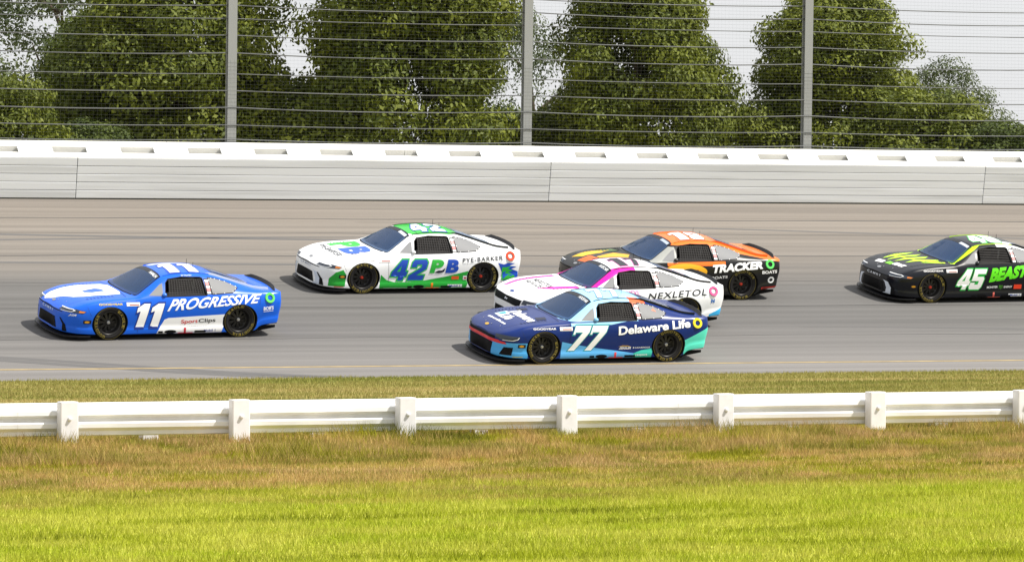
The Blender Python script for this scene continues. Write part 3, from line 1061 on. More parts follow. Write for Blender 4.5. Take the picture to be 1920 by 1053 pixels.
def spoiler_mesh():
    vs, fs = [], []
    n = 24
    for i in range(n + 1):
        t = -1 + 2 * i / n
        y = t * .80
        x = -2.245 + .11 * abs(t) ** 2.6
        zb_ = .905 - .022 * abs(t) ** 2
        h = .075 - .05 * max(0, abs(t) - .75) / .25
        for dx, z in ((0, zb_), (-.055, zb_ + h), (-.066, zb_ + h - .002), (-.012, zb_)):
            vs.append((x + dx, y, z))
    for i in range(n):
        for k in range(4):
            q = (k + 1) % 4
            fs.append((i * 4 + k, i * 4 + q, (i + 1) * 4 + q, (i + 1) * 4 + k))
    fs += [(0, 1, 2, 3), tuple(n * 4 + k for k in (3, 2, 1, 0))]
    return meshdata('spoiler', vs, fs)

def fin_mesh(y0, y1, h=.045):
    """thin plate standing on the rear glass, running down to the deck"""
    vs, fs = [], []
    n = 16
    for i in range(n + 1):
        t = i / n
        x = -.75 - t * 1.35
        y = y0 + (y1 - y0) * t
        hit = BVH.ray_cast(Vector((x, y, 3)), Vector((0, 0, -1)))[0]
        hh = h * min(1, t * 8 + .15)
        for dy in (-.004, .004):
            vs += [(x, y + dy, hit.z - .01), (x, y + dy, hit.z + hh)]
    for i in range(n):
        a, b = i * 4, (i + 1) * 4
        fs += [(a, b, b + 1, a + 1), (a + 2, a + 3, b + 3, b + 2), (a + 1, b + 1, b + 3, a + 3)]
    return meshdata('roof_fin', vs, fs)

def rail_mesh(y):
    vs, fs = [], []
    n = 20
    for i in range(n + 1):
        t = i / n
        x = .16 - t * 1.0
        yy = (f_yr(x) - .035) * (1 if y > 0 else -1)
        hit = BVH.ray_cast(Vector((x, yy, 3)), Vector((0, 0, -1)))[0]
        for dy, dz in ((-.006, -.004), (-.004, .016), (.004, .016), (.006, -.004)):
            vs.append((x, yy + dy, hit.z + dz))
    for i in range(n):
        for k in range(3):
            fs.append((i * 4 + k, i * 4 + k + 1, (i + 1) * 4 + k + 1, (i + 1) * 4 + k))
    return meshdata('roof_rail', vs, fs)

COMMON = {'splitter': splitter_mesh(), 'spoiler': spoiler_mesh(), 'fin': fin_mesh(.50, .66), 'rail_l': rail_mesh(1), 'rail_r': rail_mesh(-1),
          'diffuser': None}

def diffuser_mesh():
    bm = bmesh.new()
    def bx(x0, x1, y0, y1, z0, z1, zr=None):
        r = bmesh.ops.create_cube(bm, size=1)
        for v in r['verts']:
            hi = v.co.z > 0
            x = x0 if v.co.x < 0 else x1
            z = (z1 if hi else z0)
            if zr is not None and v.co.x < 0 and not hi:
                z = zr
            v.co = Vector((x, y0 if v.co.y < 0 else y1, z))
    bx(-2.28, -1.80, -.80, .80, .20, .262, .235)
    for y in (-.79, -.5, -.25, 0, .25, .5, .79):
        bx(-2.25, -1.80, y - .008, y + .008, .075, .20, .15)
    bx(-1.80, 1.75, -.84, .84, .062, .097)
    me = bpy.data.meshes.new('undertray')
    bm.to_mesh(me); bm.free()
    return me
COMMON['diffuser'] = diffuser_mesh()

def cabin_meshes():
    vs, fs = [], []
    def tube(a, b, r=.022, q=8):
        k = len(vs)
        a, b = Vector(a), Vector(b)
        d = (b - a).normalized(); u = d.orthogonal().normalized(); v = d.cross(u)
        for c_ in (a, b):
            for j in range(q):
                an = 2 * math.pi * j / q
                vs.append(tuple(c_ + (u * math.cos(an) + v * math.sin(an)) * r))
        fs.extend([(k + j, k + (j + 1) % q, k + q + (j + 1) % q, k + q + j) for j in range(q)])
    for y in (-.47, .47):
        tube((.38, y * 1.05, .80), (.16, y, 1.10)); tube((.16, y, 1.10), (-.55, y, 1.12)); tube((-.55, y, 1.12), (-.55, y, .38)); tube((.30, y, .72), (-.55, y, .60))
    tube((.16, -.47, 1.10), (.16, .47, 1.10)); tube((-.55, -.47, 1.11), (-.55, .47, 1.11)); tube((-.55, -.47, .5), (-.55, .47, 1.05))
    tube((.45, 0, .80), (.16, 0, 1.10)); tube((-.55, -.47, .78), (-.55, .47, .78))
    COMMON['cage'] = meshdata('roll_cage', vs, fs)
    bm = bmesh.new()
    def bx(x0, x1, y0, y1, z0, z1, tilt=0):
        r = bmesh.ops.create_cube(bm, size=1)
        for v in r['verts']:
            z = z0 if v.co.z < 0 else z1
            v.co = Vector(((x0 if v.co.x < 0 else x1) - tilt * (z - z0), y0 if v.co.y < 0 else y1, z))
    bx(-.40, .05, .06, .46, .38, .50); bx(-.46, -.36, .06, .46, .50, .98, .15); bx(-.36, -.16, .06, .10, .82, 1.06, .1); bx(-.36, -.16, .42, .46, .82, 1.06, .1); bx(-.50, -.42, .12, .40, .98, 1.08, .15)
    bmesh.ops.bevel(bm, geom=bm.edges[:], offset=.015, segments=1, affect='EDGES')
    COMMON['seat'] = bpy.data.meshes.new('seat'); bm.to_mesh(COMMON['seat']); bm.free()
    COMMON['dash'] = box_data('dashboard', .28, .39, -.5, .5, .66, .80, .03)
    st_ = lathe('steering_wheel', [(.165 + .014 * math.cos(a), .014 * math.sin(a)) for a in [2 * math.pi * k / 6 for k in range(6)]], 20, True)
    for v in st_.vertices:
        x, y, z = v.co
        v.co = (.16 - z * .35 + y, .26 + x, .80 + z)
    COMMON['steer'] = st_
    return True

def layered_paint(name, base, layers):
    """paint with livery zones: each layer = (hex, [(nx, ny, nz, d), ...]) is on where |y|-mirrored point . n > d for all"""
    m = bpy.data.materials.new(name)
    m.use_nodes = True
    n, l = m.node_tree.nodes, m.node_tree.links
    p = n['Principled BSDF']
    p.inputs['Roughness'].default_value = .3
    p.inputs['Coat Weight'].default_value = .3
    p.inputs['Specular IOR Level'].default_value = .22
    p.inputs['Coat Roughness'].default_value = .05
    tc = n.new('ShaderNodeTexCoord')
    ab = n.new('ShaderNodeVectorMath')
    ab.operation = 'ABSOLUTE'
    sep = n.new('ShaderNodeSeparateXYZ')
    sep2 = n.new('ShaderNodeSeparateXYZ')
    cmb = n.new('ShaderNodeCombineXYZ')
    l.new(tc.outputs['Object'], ab.inputs[0])
    l.new(tc.outputs['Object'], sep.inputs[0])
    l.new(ab.outputs[0], sep2.inputs[0])
    l.new(sep.outputs['X'], cmb.inputs['X'])
    l.new(sep2.outputs['Y'], cmb.inputs['Y'])
    l.new(sep.outputs['Z'], cmb.inputs['Z'])
    rgb = n.new('ShaderNodeRGB')
    rgb.outputs[0].default_value = (*hexc(base), 1)
    cur = rgb.outputs[0]
    for col, halves in layers:
        fac = None
        for hx in halves:
            dt = n.new('ShaderNodeVectorMath')
            dt.operation = 'DOT_PRODUCT'
            dt.inputs[1].default_value = hx[:3]
            l.new(cmb.outputs[0], dt.inputs[0])
            gt = n.new('ShaderNodeMath')
            gt.operation = 'GREATER_THAN'
            gt.inputs[1].default_value = hx[3]
            l.new(dt.outputs['Value'], gt.inputs[0])
            if fac is None:
                fac = gt.outputs[0]
            else:
                mu = n.new('ShaderNodeMath')
                mu.operation = 'MULTIPLY'
                l.new(fac, mu.inputs[0])
                l.new(gt.outputs[0], mu.inputs[1])
                fac = mu.outputs[0]
        mx = n.new('ShaderNodeMix')
        mx.data_type = 'RGBA'
        l.new(fac, mx.inputs[0])
        l.new(cur, mx.inputs[6])
        mx.inputs[7].default_value = (*hexc(col), 1)
        cur = mx.outputs[2]
    l.new(cur, p.inputs['Base Color'])
    return m

def seg(a, b, side=1):
    """half-plane in side view (x, z): points above the line a->b (side=1) or below (-1); a is the front point"""
    dx, dz = b[0] - a[0], b[1] - a[1]
    nx, nz = (-dz, dx)
    if nz < 0:
        nx, nz = -nx, -nz
    nx, nz = nx * side, nz * side
    return (nx, 0, nz, nx * a[0] + nz * a[1])
HOODC = None

def race_car(label, s, w, yaw, base, layers, nut, style, net='5'):
    fx = -SX * math.cos(yaw) - WB * math.sin(yaw)
    ly = SX * math.sin(yaw) - WB * math.cos(yaw)
    p = ORG + SX * s + WB * w + NB * .006
    M = Matrix(((fx.x, ly.x, NB.x, p.x), (fx.y, ly.y, NB.y, p.y), (fx.z, ly.z, NB.z, p.z), (0, 0, 0, 1)))
    car = empty('race_car', M)
    tag(car, label, 'race car', 'stock cars racing round the banked turn')
    me = SHELL.copy()
    pm = layered_paint('livery_' + base, base, layers)
    me.materials[0] = pm
    body = link('body', me, None, car)
    # wheels
    nm = nut_mesh(nut)
    for ax in AXLES:
        for sd_ in (1, -1):
            wh = link('wheel', WP['rim'], None, car)
            wh.name = 'wheel'
            wh.location = (ax, sd_ * .79, WHEEL_Z)
            wh.rotation_euler = (0, random.uniform(0, 6.28), math.pi if sd_ < 0 else 0)
            WP['rim'].shade_smooth()
            for nme in ('tyre', 'sidewall_letteringGOODYEAR', 'sidewall_letteringEAGLE', 'sidewall_band', 'spokes', 'hub'):
                if nme in ('tyre', 'hub'):
                    WP[nme].shade_smooth()
                link(nme.rstrip('GODYEARL'), WP[nme], None, wh)
            link('wheel_nut', nm, None, wh)
    # glass
    ws = [(.915, .0), (.905, .35), (.86, .6), (.79, .735), (.765, .735), (.5, .645), (.225, .535), (.205, .35), (.20, 0)]
    wsp = ws + [(x, -y) for x, y in ws[::-1][1:-1]]
    tw = [(.945, .0), (.935, .35), (.89, .61), (.815, .755), (.765, .757), (.5, .665), (.212, .553), (.188, .35), (.183, 0)]
    poly(car, 'windshield_trim', ring_poly(tw + [(x, -y) for x, y in tw[::-1][1:-1]], wsp), 'top', BLACK, 0, .05)
    glass = poly(car, 'windshield', wsp, 'top', GLASS, 1, .05)
    bn = [(.205, 0), (.212, .35), (.226, .530), (.325, .568), (.305, .35), (.30, 0)]
    bnp = bn[:3] + bn[3:] + [(x, -y) for x, y in bn[::-1][1:3]] + [(x, -y) for x, y in bn[1:3]][::-1]
    poly(glass, 'sun_strip', [(.205, .0), (.212, .35), (.226, .530), (.325, .568), (.305, .35), (.30, 0), (.305, -.35), (.325, -.568), (.226, -.53), (.212, -.35)], 'top', vinyl('10141c'), 2, .05)
    rg = [(-.93, 0), (-.94, .30), (-.97, .46), (-1.5, .53), (-1.80, .56), (-1.83, 0)]
    poly(car, 'rear_window', rg + [(x, -y) for x, y in rg[::-1][1:-1]], 'top', GLASS, 1, .05)
    for v in ('side', 'right'):
        poly(car, 'vent_window', [(.57, .868), (.27, .862), (.225, 1.085), (.29, 1.06)], v, PANE, 1)
        poly(car, 'quarter_window', [(-.80, .885), (-1.23, .905), (-1.38, .985), (-1.17, 1.075), (-.95, 1.135), (-.78, 1.158)], v, PANE, 1)
    poly(car, 'door_window', WIN, 'right', GLASS, 1)
    QW = [(-.80, .885), (-1.23, .905), (-1.38, .985), (-1.17, 1.075), (-.95, 1.135), (-.78, 1.158)]
    grow = lambda P_, k, kz: [(sum(p[0] for p in P_) / len(P_) + (a - sum(p[0] for p in P_) / len(P_)) * k, sum(p[1] for p in P_) / len(P_) + (b - sum(p[1] for p in P_) / len(P_)) * kz) for a, b in P_]
    poly(car, 'quarter_window_trim', ring_poly(grow(QW, 1.05, 1.13), QW), 'side', BLACK, 0)
    poly(car, 'door_window_trim', ring_poly(grow(WIN, 1.04, 1.09), WIN), 'side', BLACK, 0)
    for k in range(len(QW)):
        a, b = QW[k], QW[(k + 1) % len(QW)]
        for t in (.15, .6):
            poly(car, 'rivet', ellipse(a[0] + (b[0] - a[0]) * t, a[1] + (b[1] - a[1]) * t, .008, .008, 8), 'side', vinyl('d8dade'), 3)
    # window net: woven straps a little inside the opening
    bmv = []
    NV, NF = [], []
    def strip(a, b, wd, horizontal):
        k = len(NV)
        if horizontal:
            NV.extend([(a[0], a[1] - wd), (b[0], b[1] - wd), (b[0], b[1] + wd), (a[0], a[1] + wd)])
        else:
            NV.extend([(a[0] + wd, a[1]), (b[0] + wd, b[1]), (b[0] - wd, b[1]), (a[0] - wd, a[1])])
        NF.append((k, k + 1, k + 2, k + 3))
    for i in range(9):
        t = (i + .3) / 8.6
        strip((.14 - .065 * t, .873 + .275 * t), (-.63, .879 + .285 * t), .0065, True)
    net_o = lay(car, 'window_net', NV, NF, 'side', NET, 1, .06, -.020)
    NV, NF = [], []
    for i in range(14):
        t = (i + .3) / 13.5
        strip((.14 - .77 * t, .865), (.07 - .69 * t, 1.155 + .012 * math.sin(t * 3.1)), .0065, False)
    if net != 'bars':
        lay(net_o, 'net_strap', NV, NF, 'side', NET, 1, .06, -.014)
    # cabin: roll cage, seat, dash
    CG = COMMON.get('cage') or cabin_meshes()
    link('roll_cage', COMMON['cage'], mat('cage_grey', (.22, .22, .23), .5), car)
    link('seat', COMMON['seat'], mat('seat_black', (.03, .03, .032), .7), car)
    link('dashboard', COMMON['dash'], mat('dash_grey', (.06, .06, .065), .6), car)
    link('steering_wheel', COMMON['steer'], BLACK, car)
    # trim
    sp = link('splitter', COMMON['splitter'], CARBON, car)
    link('spoiler', COMMON['spoiler'], CARBON, car)
    link('undertray', COMMON['diffuser'], BLACK, car)
    fm = COMMON['fin'].copy(); fm.materials.clear(); fm.materials.append(vinyl(style.get('fin', '101216')))
    link('roof_fin', fm, None, car)
    for k in ('rail_l', 'rail_r'):
        rm = COMMON[k].copy(); rm.materials.clear(); rm.materials.append(vinyl(style.get('rail', '101216')))
        link('roof_rail', rm, None, car)
    for y in (-.15, .2):
        link('antenna', box_data('antenna', -.62, -.614, y - .003, y + .003, 1.25, 1.40), BLACK, car)
    # mirror
    mr = bmesh.new()
    bmesh.ops.create_uvsphere(mr, u_segments=12, v_segments=8, radius=1)
    for v in mr.verts:
        v.co = Vector((.24 + v.co.x * .05, .90 + v.co.y * .05, .885 + v.co.z * .042))
    mm = bpy.data.meshes.new('mirror'); mr.to_mesh(mm); mr.free(); mm.shade_smooth()
    link('mirror', mm, paint(style.get('mirror', base)), car)
    # fuel filler: coloured ring with dark well
    hit, no, idx, d_ = BVH.ray_cast(Vector((-2.035, 3, .795)), Vector((0, -1, 0)))
    q = no.to_track_quat('Y', 'Z').to_matrix().to_4x4()
    fr = lathe('fuel_filler', [(.0, -.005), (.05, -.004), (.056, .014), (.104, .016), (.110, .0)], 28)
    fr.materials.append(vinyl(style['ring']))
    fr.materials.append(BLACK)
    for pl in fr.polygons:
        if all((Vector(fr.vertices[i].co).xz.length) < .0601 for i in pl.vertices):
            pl.material_index = 1
    fo = link('fuel_filler', fr, None, car)
    fo.matrix_local = Matrix.Translation(hit) @ q
    # skirt details
    for x0, x1 in ((.36, .26), (-.42, -.66)):
        poly(body, 'skirt_slot', rrect(x1, .125, x0, .165), 'side', BLACK, 4)
    poly(body, 'exhaust_outlet', ellipse(.10, .15, .13, .035), 'side', BLACK, 4)
    if style.get('jack'):
        poly(body, 'jack_mark', rrect(-.235, .12, -.19, .225), 'side', style['jack'], 4)
        poly(body, 'jack_plate', [(-.05, .112), (-.40, .112), (-.37, .126), (-.08, .126)], 'side', style['jack'], 4)
    # taillights
    for y in (1, -1):
        poly(body, 'taillight', [(y * .42, .80), (y * .80, .79), (y * .82, .88), (y * .42, .87)], 'rear', mat('lamp_red', (.45, .01, .01), .2), 2)
    # hood: louvres and panel gaps
    for y in (1, -1):
        for k in range(8):
            x = 1.78 - k * .075
            poly(body, 'hood_louvre', [(x, y * .60), (x + .018, y * .60), (x - .01, y * .66), (x - .028, y * .66)], 'top', BLACK, 4)
    for y in (1, -1):
        poly(body, 'hood_gap', [(2.28, y * .60), (1.0, y * .742), (1.0, y * .746), (2.28, y * .604)], 'top', BLACK, 4, .05)
        if y > 0:
            poly(body, 'fender_gap', [(.80, .16), (.806, .16), (.846, .80), (.84, .80)], 'side', vinyl(style.get('gap', '20242c')), 1)
    gapm = vinyl(style.get('gap', '20242c'))
    poly(body, 'bumper_gap', [(-1.80, .66), (-1.806, .66), (-1.846, .86), (-1.84, .86)], 'side', gapm, 0)
    poly(body, 'bumper_gap', [(1.80, .50), (1.806, .50), (1.90, .70), (1.894, .70)], 'side', gapm, 0)
    poly(body, 'skirt_gap', [(.98, .245), (-.98, .245), (-.98, .250), (.98, .250)], 'side', gapm, 0)
    poly(body, 'hood_rear_gap', [(1.0, .74), (.985, .3), (.98, 0), (.985, -.3), (1.0, -.74), (1.008, -.74), (.993, -.3), (.988, 0), (.993, .3), (1.008, .74)], 'top', BLACK, 4, .05)
    for x, y in ((2.22, .42), (2.22, -.42), (2.30, .12), (2.30, -.16)):
        poly(body, 'hood_pin', ellipse(x, y, .016, .016, 8), 'top', STEEL, 5, .05)
    for x in (.02, -.42):
        poly(body, 'roof_flap_gap', [(x, .30), (x - .006, .30), (x - .006, .50), (x, .50)], 'top', BLACK, 5, .05)
    poly(body, 'roof_hatch_gap', [(-.86, -.45), (-.866, -.45), (-.866, .45), (-.86, .45)], 'top', BLACK, 4, .05)
    nose(body, style)
    return car, body, glass

LED = mat('headlight_white', (.85, .87, .9), .2)
LENS = mat('headlight_lens', (.03, .04, .06), .1)
AMBER = mat('lamp_amber', (.75, .22, .03), .25)

def nose(body, st):
    k = st['nose']
    F = lambda nm, pts, m, ly=2: poly(body, nm, pts, 'front', m, ly, .04)
    if k == 'camry':
        F('lower_grille', [(-.50, .19), (.50, .19), (.42, .40), (-.42, .40)], BLACK, 2)
        F('upper_slot', [(-.66, .535), (.66, .535), (.66, .548), (.30, .556), (-.30, .556), (-.66, .548)], BLACK, 3)
        for s_ in (1, -1):
            v = 'corner' if s_ > 0 else 'cornerR'
            g = lambda pts: [(s_ * a, b) for a, b in pts]
            poly(body, 'side_intake', g([(-.22, .17), (-.10, .17), (-.14, .30), (-.27, .42), (-.31, .42), (-.22, .31)]), v, BLACK, 3, .03)
            if st.get('hammer'):
                poly(body, 'bumper_blade', g([(-.44, .16), (-.22, .16), (-.22, .31), (-.31, .42), (-.46, .44), (-.40, .40), (-.345, .28), (-.36, .19)]), v, st['hammer'], 2, .03)
            poly(body, 'headlight', g([(-.36, .575), (-.10, .560), (.20, .548), (.25, .585), (.06, .628), (-.30, .615)]), v, LENS, 2, .03)
            poly(body, 'headlight_strip', g([(-.32, .626), (.0, .626), (.06, .60), (-.02, .568), (-.30, .562), (-.30, .571), (-.02, .578), (.03, .60), (-.01, .615), (-.32, .615)]), v, LED, 4, .03)
            poly(body, 'marker_lamp', g([(.12, .566), (.205, .56), (.235, .584), (.13, .598)]), v, AMBER, 3, .03)
    elif k == 'camaro':
        F('lower_grille', [(-.50, .17), (.50, .17), (.56, .40), (-.56, .40)], BLACK, 2)
        F('upper_grille', [(-.62, .475), (.62, .475), (.60, .53), (-.60, .53)], BLACK, 2)
        for s_ in (1, -1):
            v = 'corner' if s_ > 0 else 'cornerR'
            g = lambda pts: [(s_ * a, b) for a, b in pts]
            poly(body, 'brake_duct', g([(-.16, .19), (.10, .19), (.12, .35), (-.06, .35)]), v, BLACK, 3, .03)
            poly(body, 'headlight', g([(-.30, .505), (.10, .475), (.21, .505), (.235, .565), (-.05, .585), (-.28, .58)]), v, LENS, 2, .03)
            poly(body, 'headlight_strip', g([(-.10, .485), (.12, .483), (.20, .51), (.225, .555), (.215, .555), (.185, .515), (.11, .494), (-.10, .495)]), v, LED, 3, .03)
    else:
        F('upper_grille', [(-.62, .43), (.62, .43), (.66, .575), (-.66, .575)], BLACK, 2)
        F('lower_grille', [(-.55, .17), (.55, .17), (.52, .30), (-.52, .30)], BLACK, 2)
        for s_ in (1, -1):
            v = 'corner' if s_ > 0 else 'cornerR'
            g = lambda pts: [(s_ * a, b) for a, b in pts]
            poly(body, 'headlight', g([(-.24, .50), (.12, .50), (.20, .575), (-.20, .60)]), v, LENS, 2, .03)
            poly(body, 'headlight_strip', g([(-.10, .515), (.10, .515), (.13, .54), (-.10, .535)]), v, LED, 3, .03)
    if k != 'mustang':
        poly(body, 'nose_emblem', ellipse(2.36, 0, .042, .075, 16), 'top', STEEL if k == 'camry' else vinyl('c9a040'), 3, .04)

def contingency(body, st):
    """small sponsor marks every car of the field carries"""
    poly(body, 'parts_sticker', rrect(1.80, .345, 2.0, .415), 'side', '15151c', 3)
    poly(body, 'parts_sticker_oval', ellipse(1.90, .38, .065, .022, 16), 'side', 'e0a020', 4)
    poly(body, 'series_sticker', rrect(.78, .685, 1.06, .755) if not st.get('nostk') else rrect(.8, .70, .86, .71), 'side', 'f2f2f2', 3)
    poly(body, 'series_sticker_bar', rrect(.80, .70, 1.0, .718), 'side', 'b0402a', 4)
    write(body, 'tyre_maker_lettering', 'GOODYEAR', [(1.64, .702), (1.14, .706), (1.14, .742), (1.64, .738)], 'side', st.get('goodyear', 'e8d030'), 3, bold=.02)
    poly(body, 'pillar_panel', rrect(-.785, .878, -.675, 1.150), 'side', BLACK, 1)
    for k in range(5):
        poly(body, 'pillar_sticker', rrect(-.765, .89 + k * .05, -.69, .93 + k * .05), 'side', ['d8d8d8', 'b82a30', 'd8d8d8', 'c03038', 'e0e0e0'][k], 3)

# ------------------------------------------------------------------ the six cars
SILVER, REDNUT = mat('nut_silver', (.7, .7, .7), .3, metal=.9), mat('nut_red', (.7, .05, .02), .35)
NAVY = '0c1c5c'

# blue car, number 11
st = dict(nose='camry', ring='5fd05a', jack='c8283c', fin='e8edf4', rail='1c5fd0', mirror='2a74e0')
car, body, glass = race_car('bright blue stock car numbered 11 with white lettering, leading at far left', -6.34, 3.58, R(4.4), '0e5cd4',
    [('f0f2f5', [(0, -1, 0, .0), (0, 0, 1, 1.21), (-1, 0, 0, -.1)])], SILVER, st)
contingency(body, st)
poly(body, 'lower_white_panel', [(.40, .112), (.24, .40), (.16, .43), (-1.09, .485), (-1.06, .30), (-1.0, .112)], 'side', 'f2f3f5', 1)
number(body, 'door_number', '11', box4(.93, .245, .38, .725, -.13), 'side', 'f6f7f8', '0b2f86', gap=.22)
write(body, 'sponsor_lettering', 'PROGRESSIVE', [(.20, .565), (-1.80, .70), (-1.86, .875), (.12, .80)], 'side', 'f4f6f8', 3, bold=.024, shear=.25)
write(body, 'panel_lettering', 'Sport', [(-.12, .285), (-.48, .298), (-.48, .40), (-.12, .387)], 'side', 'd02228', 3, bold=.018)
write(body, 'panel_lettering', 'Clips', [(-.495, .298), (-.86, .31), (-.86, .412), (-.495, .40)], 'side', '101418', 3, bold=.018)
write(body, 'panel_small_lettering', 'HAIRCUTS', [(-.27, .235), (-.68, .245), (-.68, .268), (-.27, .258)], 'side', 'b8bcc4', 3)
write(body, 'oil_lettering', 'Mobil 1', [(-.62, .135), (-.87, .14), (-.87, .185), (-.62, .18)], 'side', '1c3f9c', 3, bold=.02)
write(body, 'quarter_lettering', "BOB'S", [(-1.90, .545), (-2.16, .56), (-2.16, .635), (-1.90, .62)], 'side', 'f2f4f8', 3, bold=.03)
poly(body, 'quarter_rule', [(-1.90, .515), (-2.16, .53), (-2.16, .54), (-1.90, .525)], 'side', 'f2f4f8', 3)
write(body, 'nose_lettering', 'CAMRY', [(-.30, .475), (.30, .475), (.30, .525), (-.30, .525)], 'front', 'cfe0f4', 3, bold=.01, space=1.4)
write(body, 'bumper_lettering', 'JGR', [(-.08, .485), (.08, .485), (.09, .53), (-.07, .53)], 'corner', 'f0f4f8', 3, bold=.03, shear=.3, grid=.03)
HOODP = [(2.45, -.36), (2.36, -.12), (2.14, .06), (1.97, .30), (1.78, .42), (1.3, .52), (1.04, .52), (.99, .36), (1.0, -.30), (1.1, -.46), (1.6, -.60), (2.2, -.58), (2.38, -.50)]
HOLE = [(1.66, -.02), (1.36, -.10), (1.26, .0), (1.24, .20), (1.52, .22), (1.66, .12)]
g_ = glyphs([HOODP, HOLE])
lay(body, 'hood_emblem', [(.99 + u * 1.46, -.60 + v * 1.12) for u, v in g_[0]], g_[1], 'top', vinyl('f0f3f6'), 2, .06)
number(body, 'roof_number', '11', [(.06, .44), (-.66, .44), (-.72, -.30), (0, -.30)], 'top', 'f6f7f8', '0c3aa0', gap=.3)
poly(body, 'white_roof_edge', [(.10, -.36), (-.95, -.36), (-1.0, -.50), (.12, -.50)], 'top', 'f0f3f6', 1)
write(glass, 'windshield_lettering', 'HAMLIN', [(.305, .12), (.315, .52), (.245, .50), (.235, .12)], 'top', 'e8ecf0', 4, bold=.02)
write(body, 'roof_rail_lettering', 'D Hamlin', [(-.22, 1.196), (-.44, 1.199), (-.44, 1.222), (-.22, 1.219)], 'side', 'e8eef6', 3)

# white, green and blue car, number 42
st = dict(nose='camry', ring='e04a28', jack='f08020', hammer='c9d3e2', goodyear='c8c8c8', rail='141a18', fin='141a18')
car, body, glass = race_car('white stock car with green skirts and roof, numbered 42, second from left', .63, 7.95, R(2.5), 'eef0f2',
    [('2fae3e', [(0, 0, 1, 1.205), (1, 0, 0, -1.05), (0, -1, 0, -.56)])], REDNUT, st)
contingency(body, st)
GREEN, BLUE = '22a236', '1b49b0'
poly(body, 'green_skirt', [(1.02, .115), (1.0, .42), (.86, .30), (.68, .25), (.40, .245), (.05, .27), (-.5, .36), (-1.12, .50), (-1.02, .112)], 'side', GREEN, 1)
poly(body, 'green_fender', [(2.28, .17), (1.82, .17), (1.80, .42), (1.88, .53), (2.10, .47), (2.26, .34)], 'side', GREEN, 1)
number(body, 'door_number', '42', box4(.80, .29, .02, .735, -.12), 'side', BLUE, '35b048', gap=.16)
number(body, 'roof_number', '42', [(.02, .42), (-.70, .42), (-.74, -.30), (-.02, -.30)], 'top', 'f4f6f6', '2a50a8', gap=.2)
write(body, 'sponsor_initial', 'P', box4(-.13, .44, -.42, .735, -.06), 'side', '2fae3e', 3, bold=.06)
write(body, 'sponsor_initial', 'B', box4(-.50, .44, -.79, .735, -.06), 'side', BLUE, 3, bold=.06)
poly(body, 'sponsor_curl', [(-.24, .45), (-.36, .44), (-.47, .47), (-.50, .56), (-.42, .50), (-.33, .50)], 'side', '10182c', 4)
write(body, 'sponsor_lettering', 'PYE-BARKER', [(-.90, .665), (-1.85, .72), (-1.85, .805), (-.90, .755)], 'side', '30343c', 3, bold=.012, space=1.25)
write(body, 'sponsor_small_lettering', 'FIRE & SAFETY', [(-.90, .625), (-1.22, .645), (-1.22, .665), (-.90, .645)], 'side', '8a8e96', 3)
for k, (pts, c) in enumerate(([[(-1.74, .655), (-1.88, .62), (-2.0, .655), (-2.2, .64), (-2.04, .59), (-2.26, .56), (-2.1, .52), (-2.32, .45), (-2.34, .30), (-1.90, .25), (-1.84, .45)], BLUE],
                             [[(-1.84, .56), (-1.98, .56), (-2.10, .58), (-2.0, .52), (-2.16, .48), (-2.02, .45), (-2.22, .36), (-2.2, .29), (-1.84, .27)], '2fae3e'],
                             [[(-1.86, .44), (-1.95, .48), (-1.93, .42), (-2.06, .40), (-1.96, .36), (-1.88, .30)], '1c58c0'])):
    poly(body, 'flame', pts, 'side', c, 1 + k, .05)
write(body, 'hood_initial', 'P', [(1.66, -.58), (1.66, -.02), (1.02, -.02), (1.02, -.58)], 'top', '38b848', 3, bold=.06)
write(body, 'hood_initial', 'B', [(1.66, .03), (1.66, .62), (1.02, .62), (1.02, .03)], 'top', '2c5cc0', 3, bold=.06)
write(body, 'hood_lettering', 'PYE-BARKER', [(1.90, -.56), (1.90, .60), (1.74, .60), (1.74, -.56)], 'top', '3a3e46', 3, bold=.012)
write(body, 'hood_small_lettering', 'FIRE & SAFETY', [(2.04, -.25), (2.04, .27), (1.97, .27), (1.97, -.25)], 'top', '7a7e86', 3)
write(body, 'nose_lettering', 'CAMRY', [(-.30, .475), (.30, .475), (.30, .525), (-.30, .525)], 'front', '9aa4b4', 3, bold=.01, space=1.4)
poly(glass, 'windshield_banner', [(.235, .12), (.305, .12), (.315, .52), (.245, .50)], 'top', 'c8d0dc', 4)
poly(body, 'skirt_sticker', rrect(-.66, .30, -.83, .37), 'side', 'e05a20', 3)
poly(body, 'skirt_sticker', rrect(-.93, .29, -1.03, .38), 'side', 'e8e8ec', 3)
poly(body, 'skirt_sticker_mark', rrect(-.95, .31, -1.01, .345), 'side', 'b03038', 4)
poly(body, 'oil_sticker', rrect(-.58, .13, -.92, .19), 'side', 'e8eaee', 3)
write(body, 'oil_lettering', 'Mobil 1', [(-.62, .14), (-.87, .14), (-.87, .18), (-.62, .18)], 'side', '1c3f9c', 5, bold=.02)
poly(body, 'splitter_mark', [(1.85, .155), (2.12, .155), (2.12, .17), (1.85, .17)], 'side', 'e03020', 3)

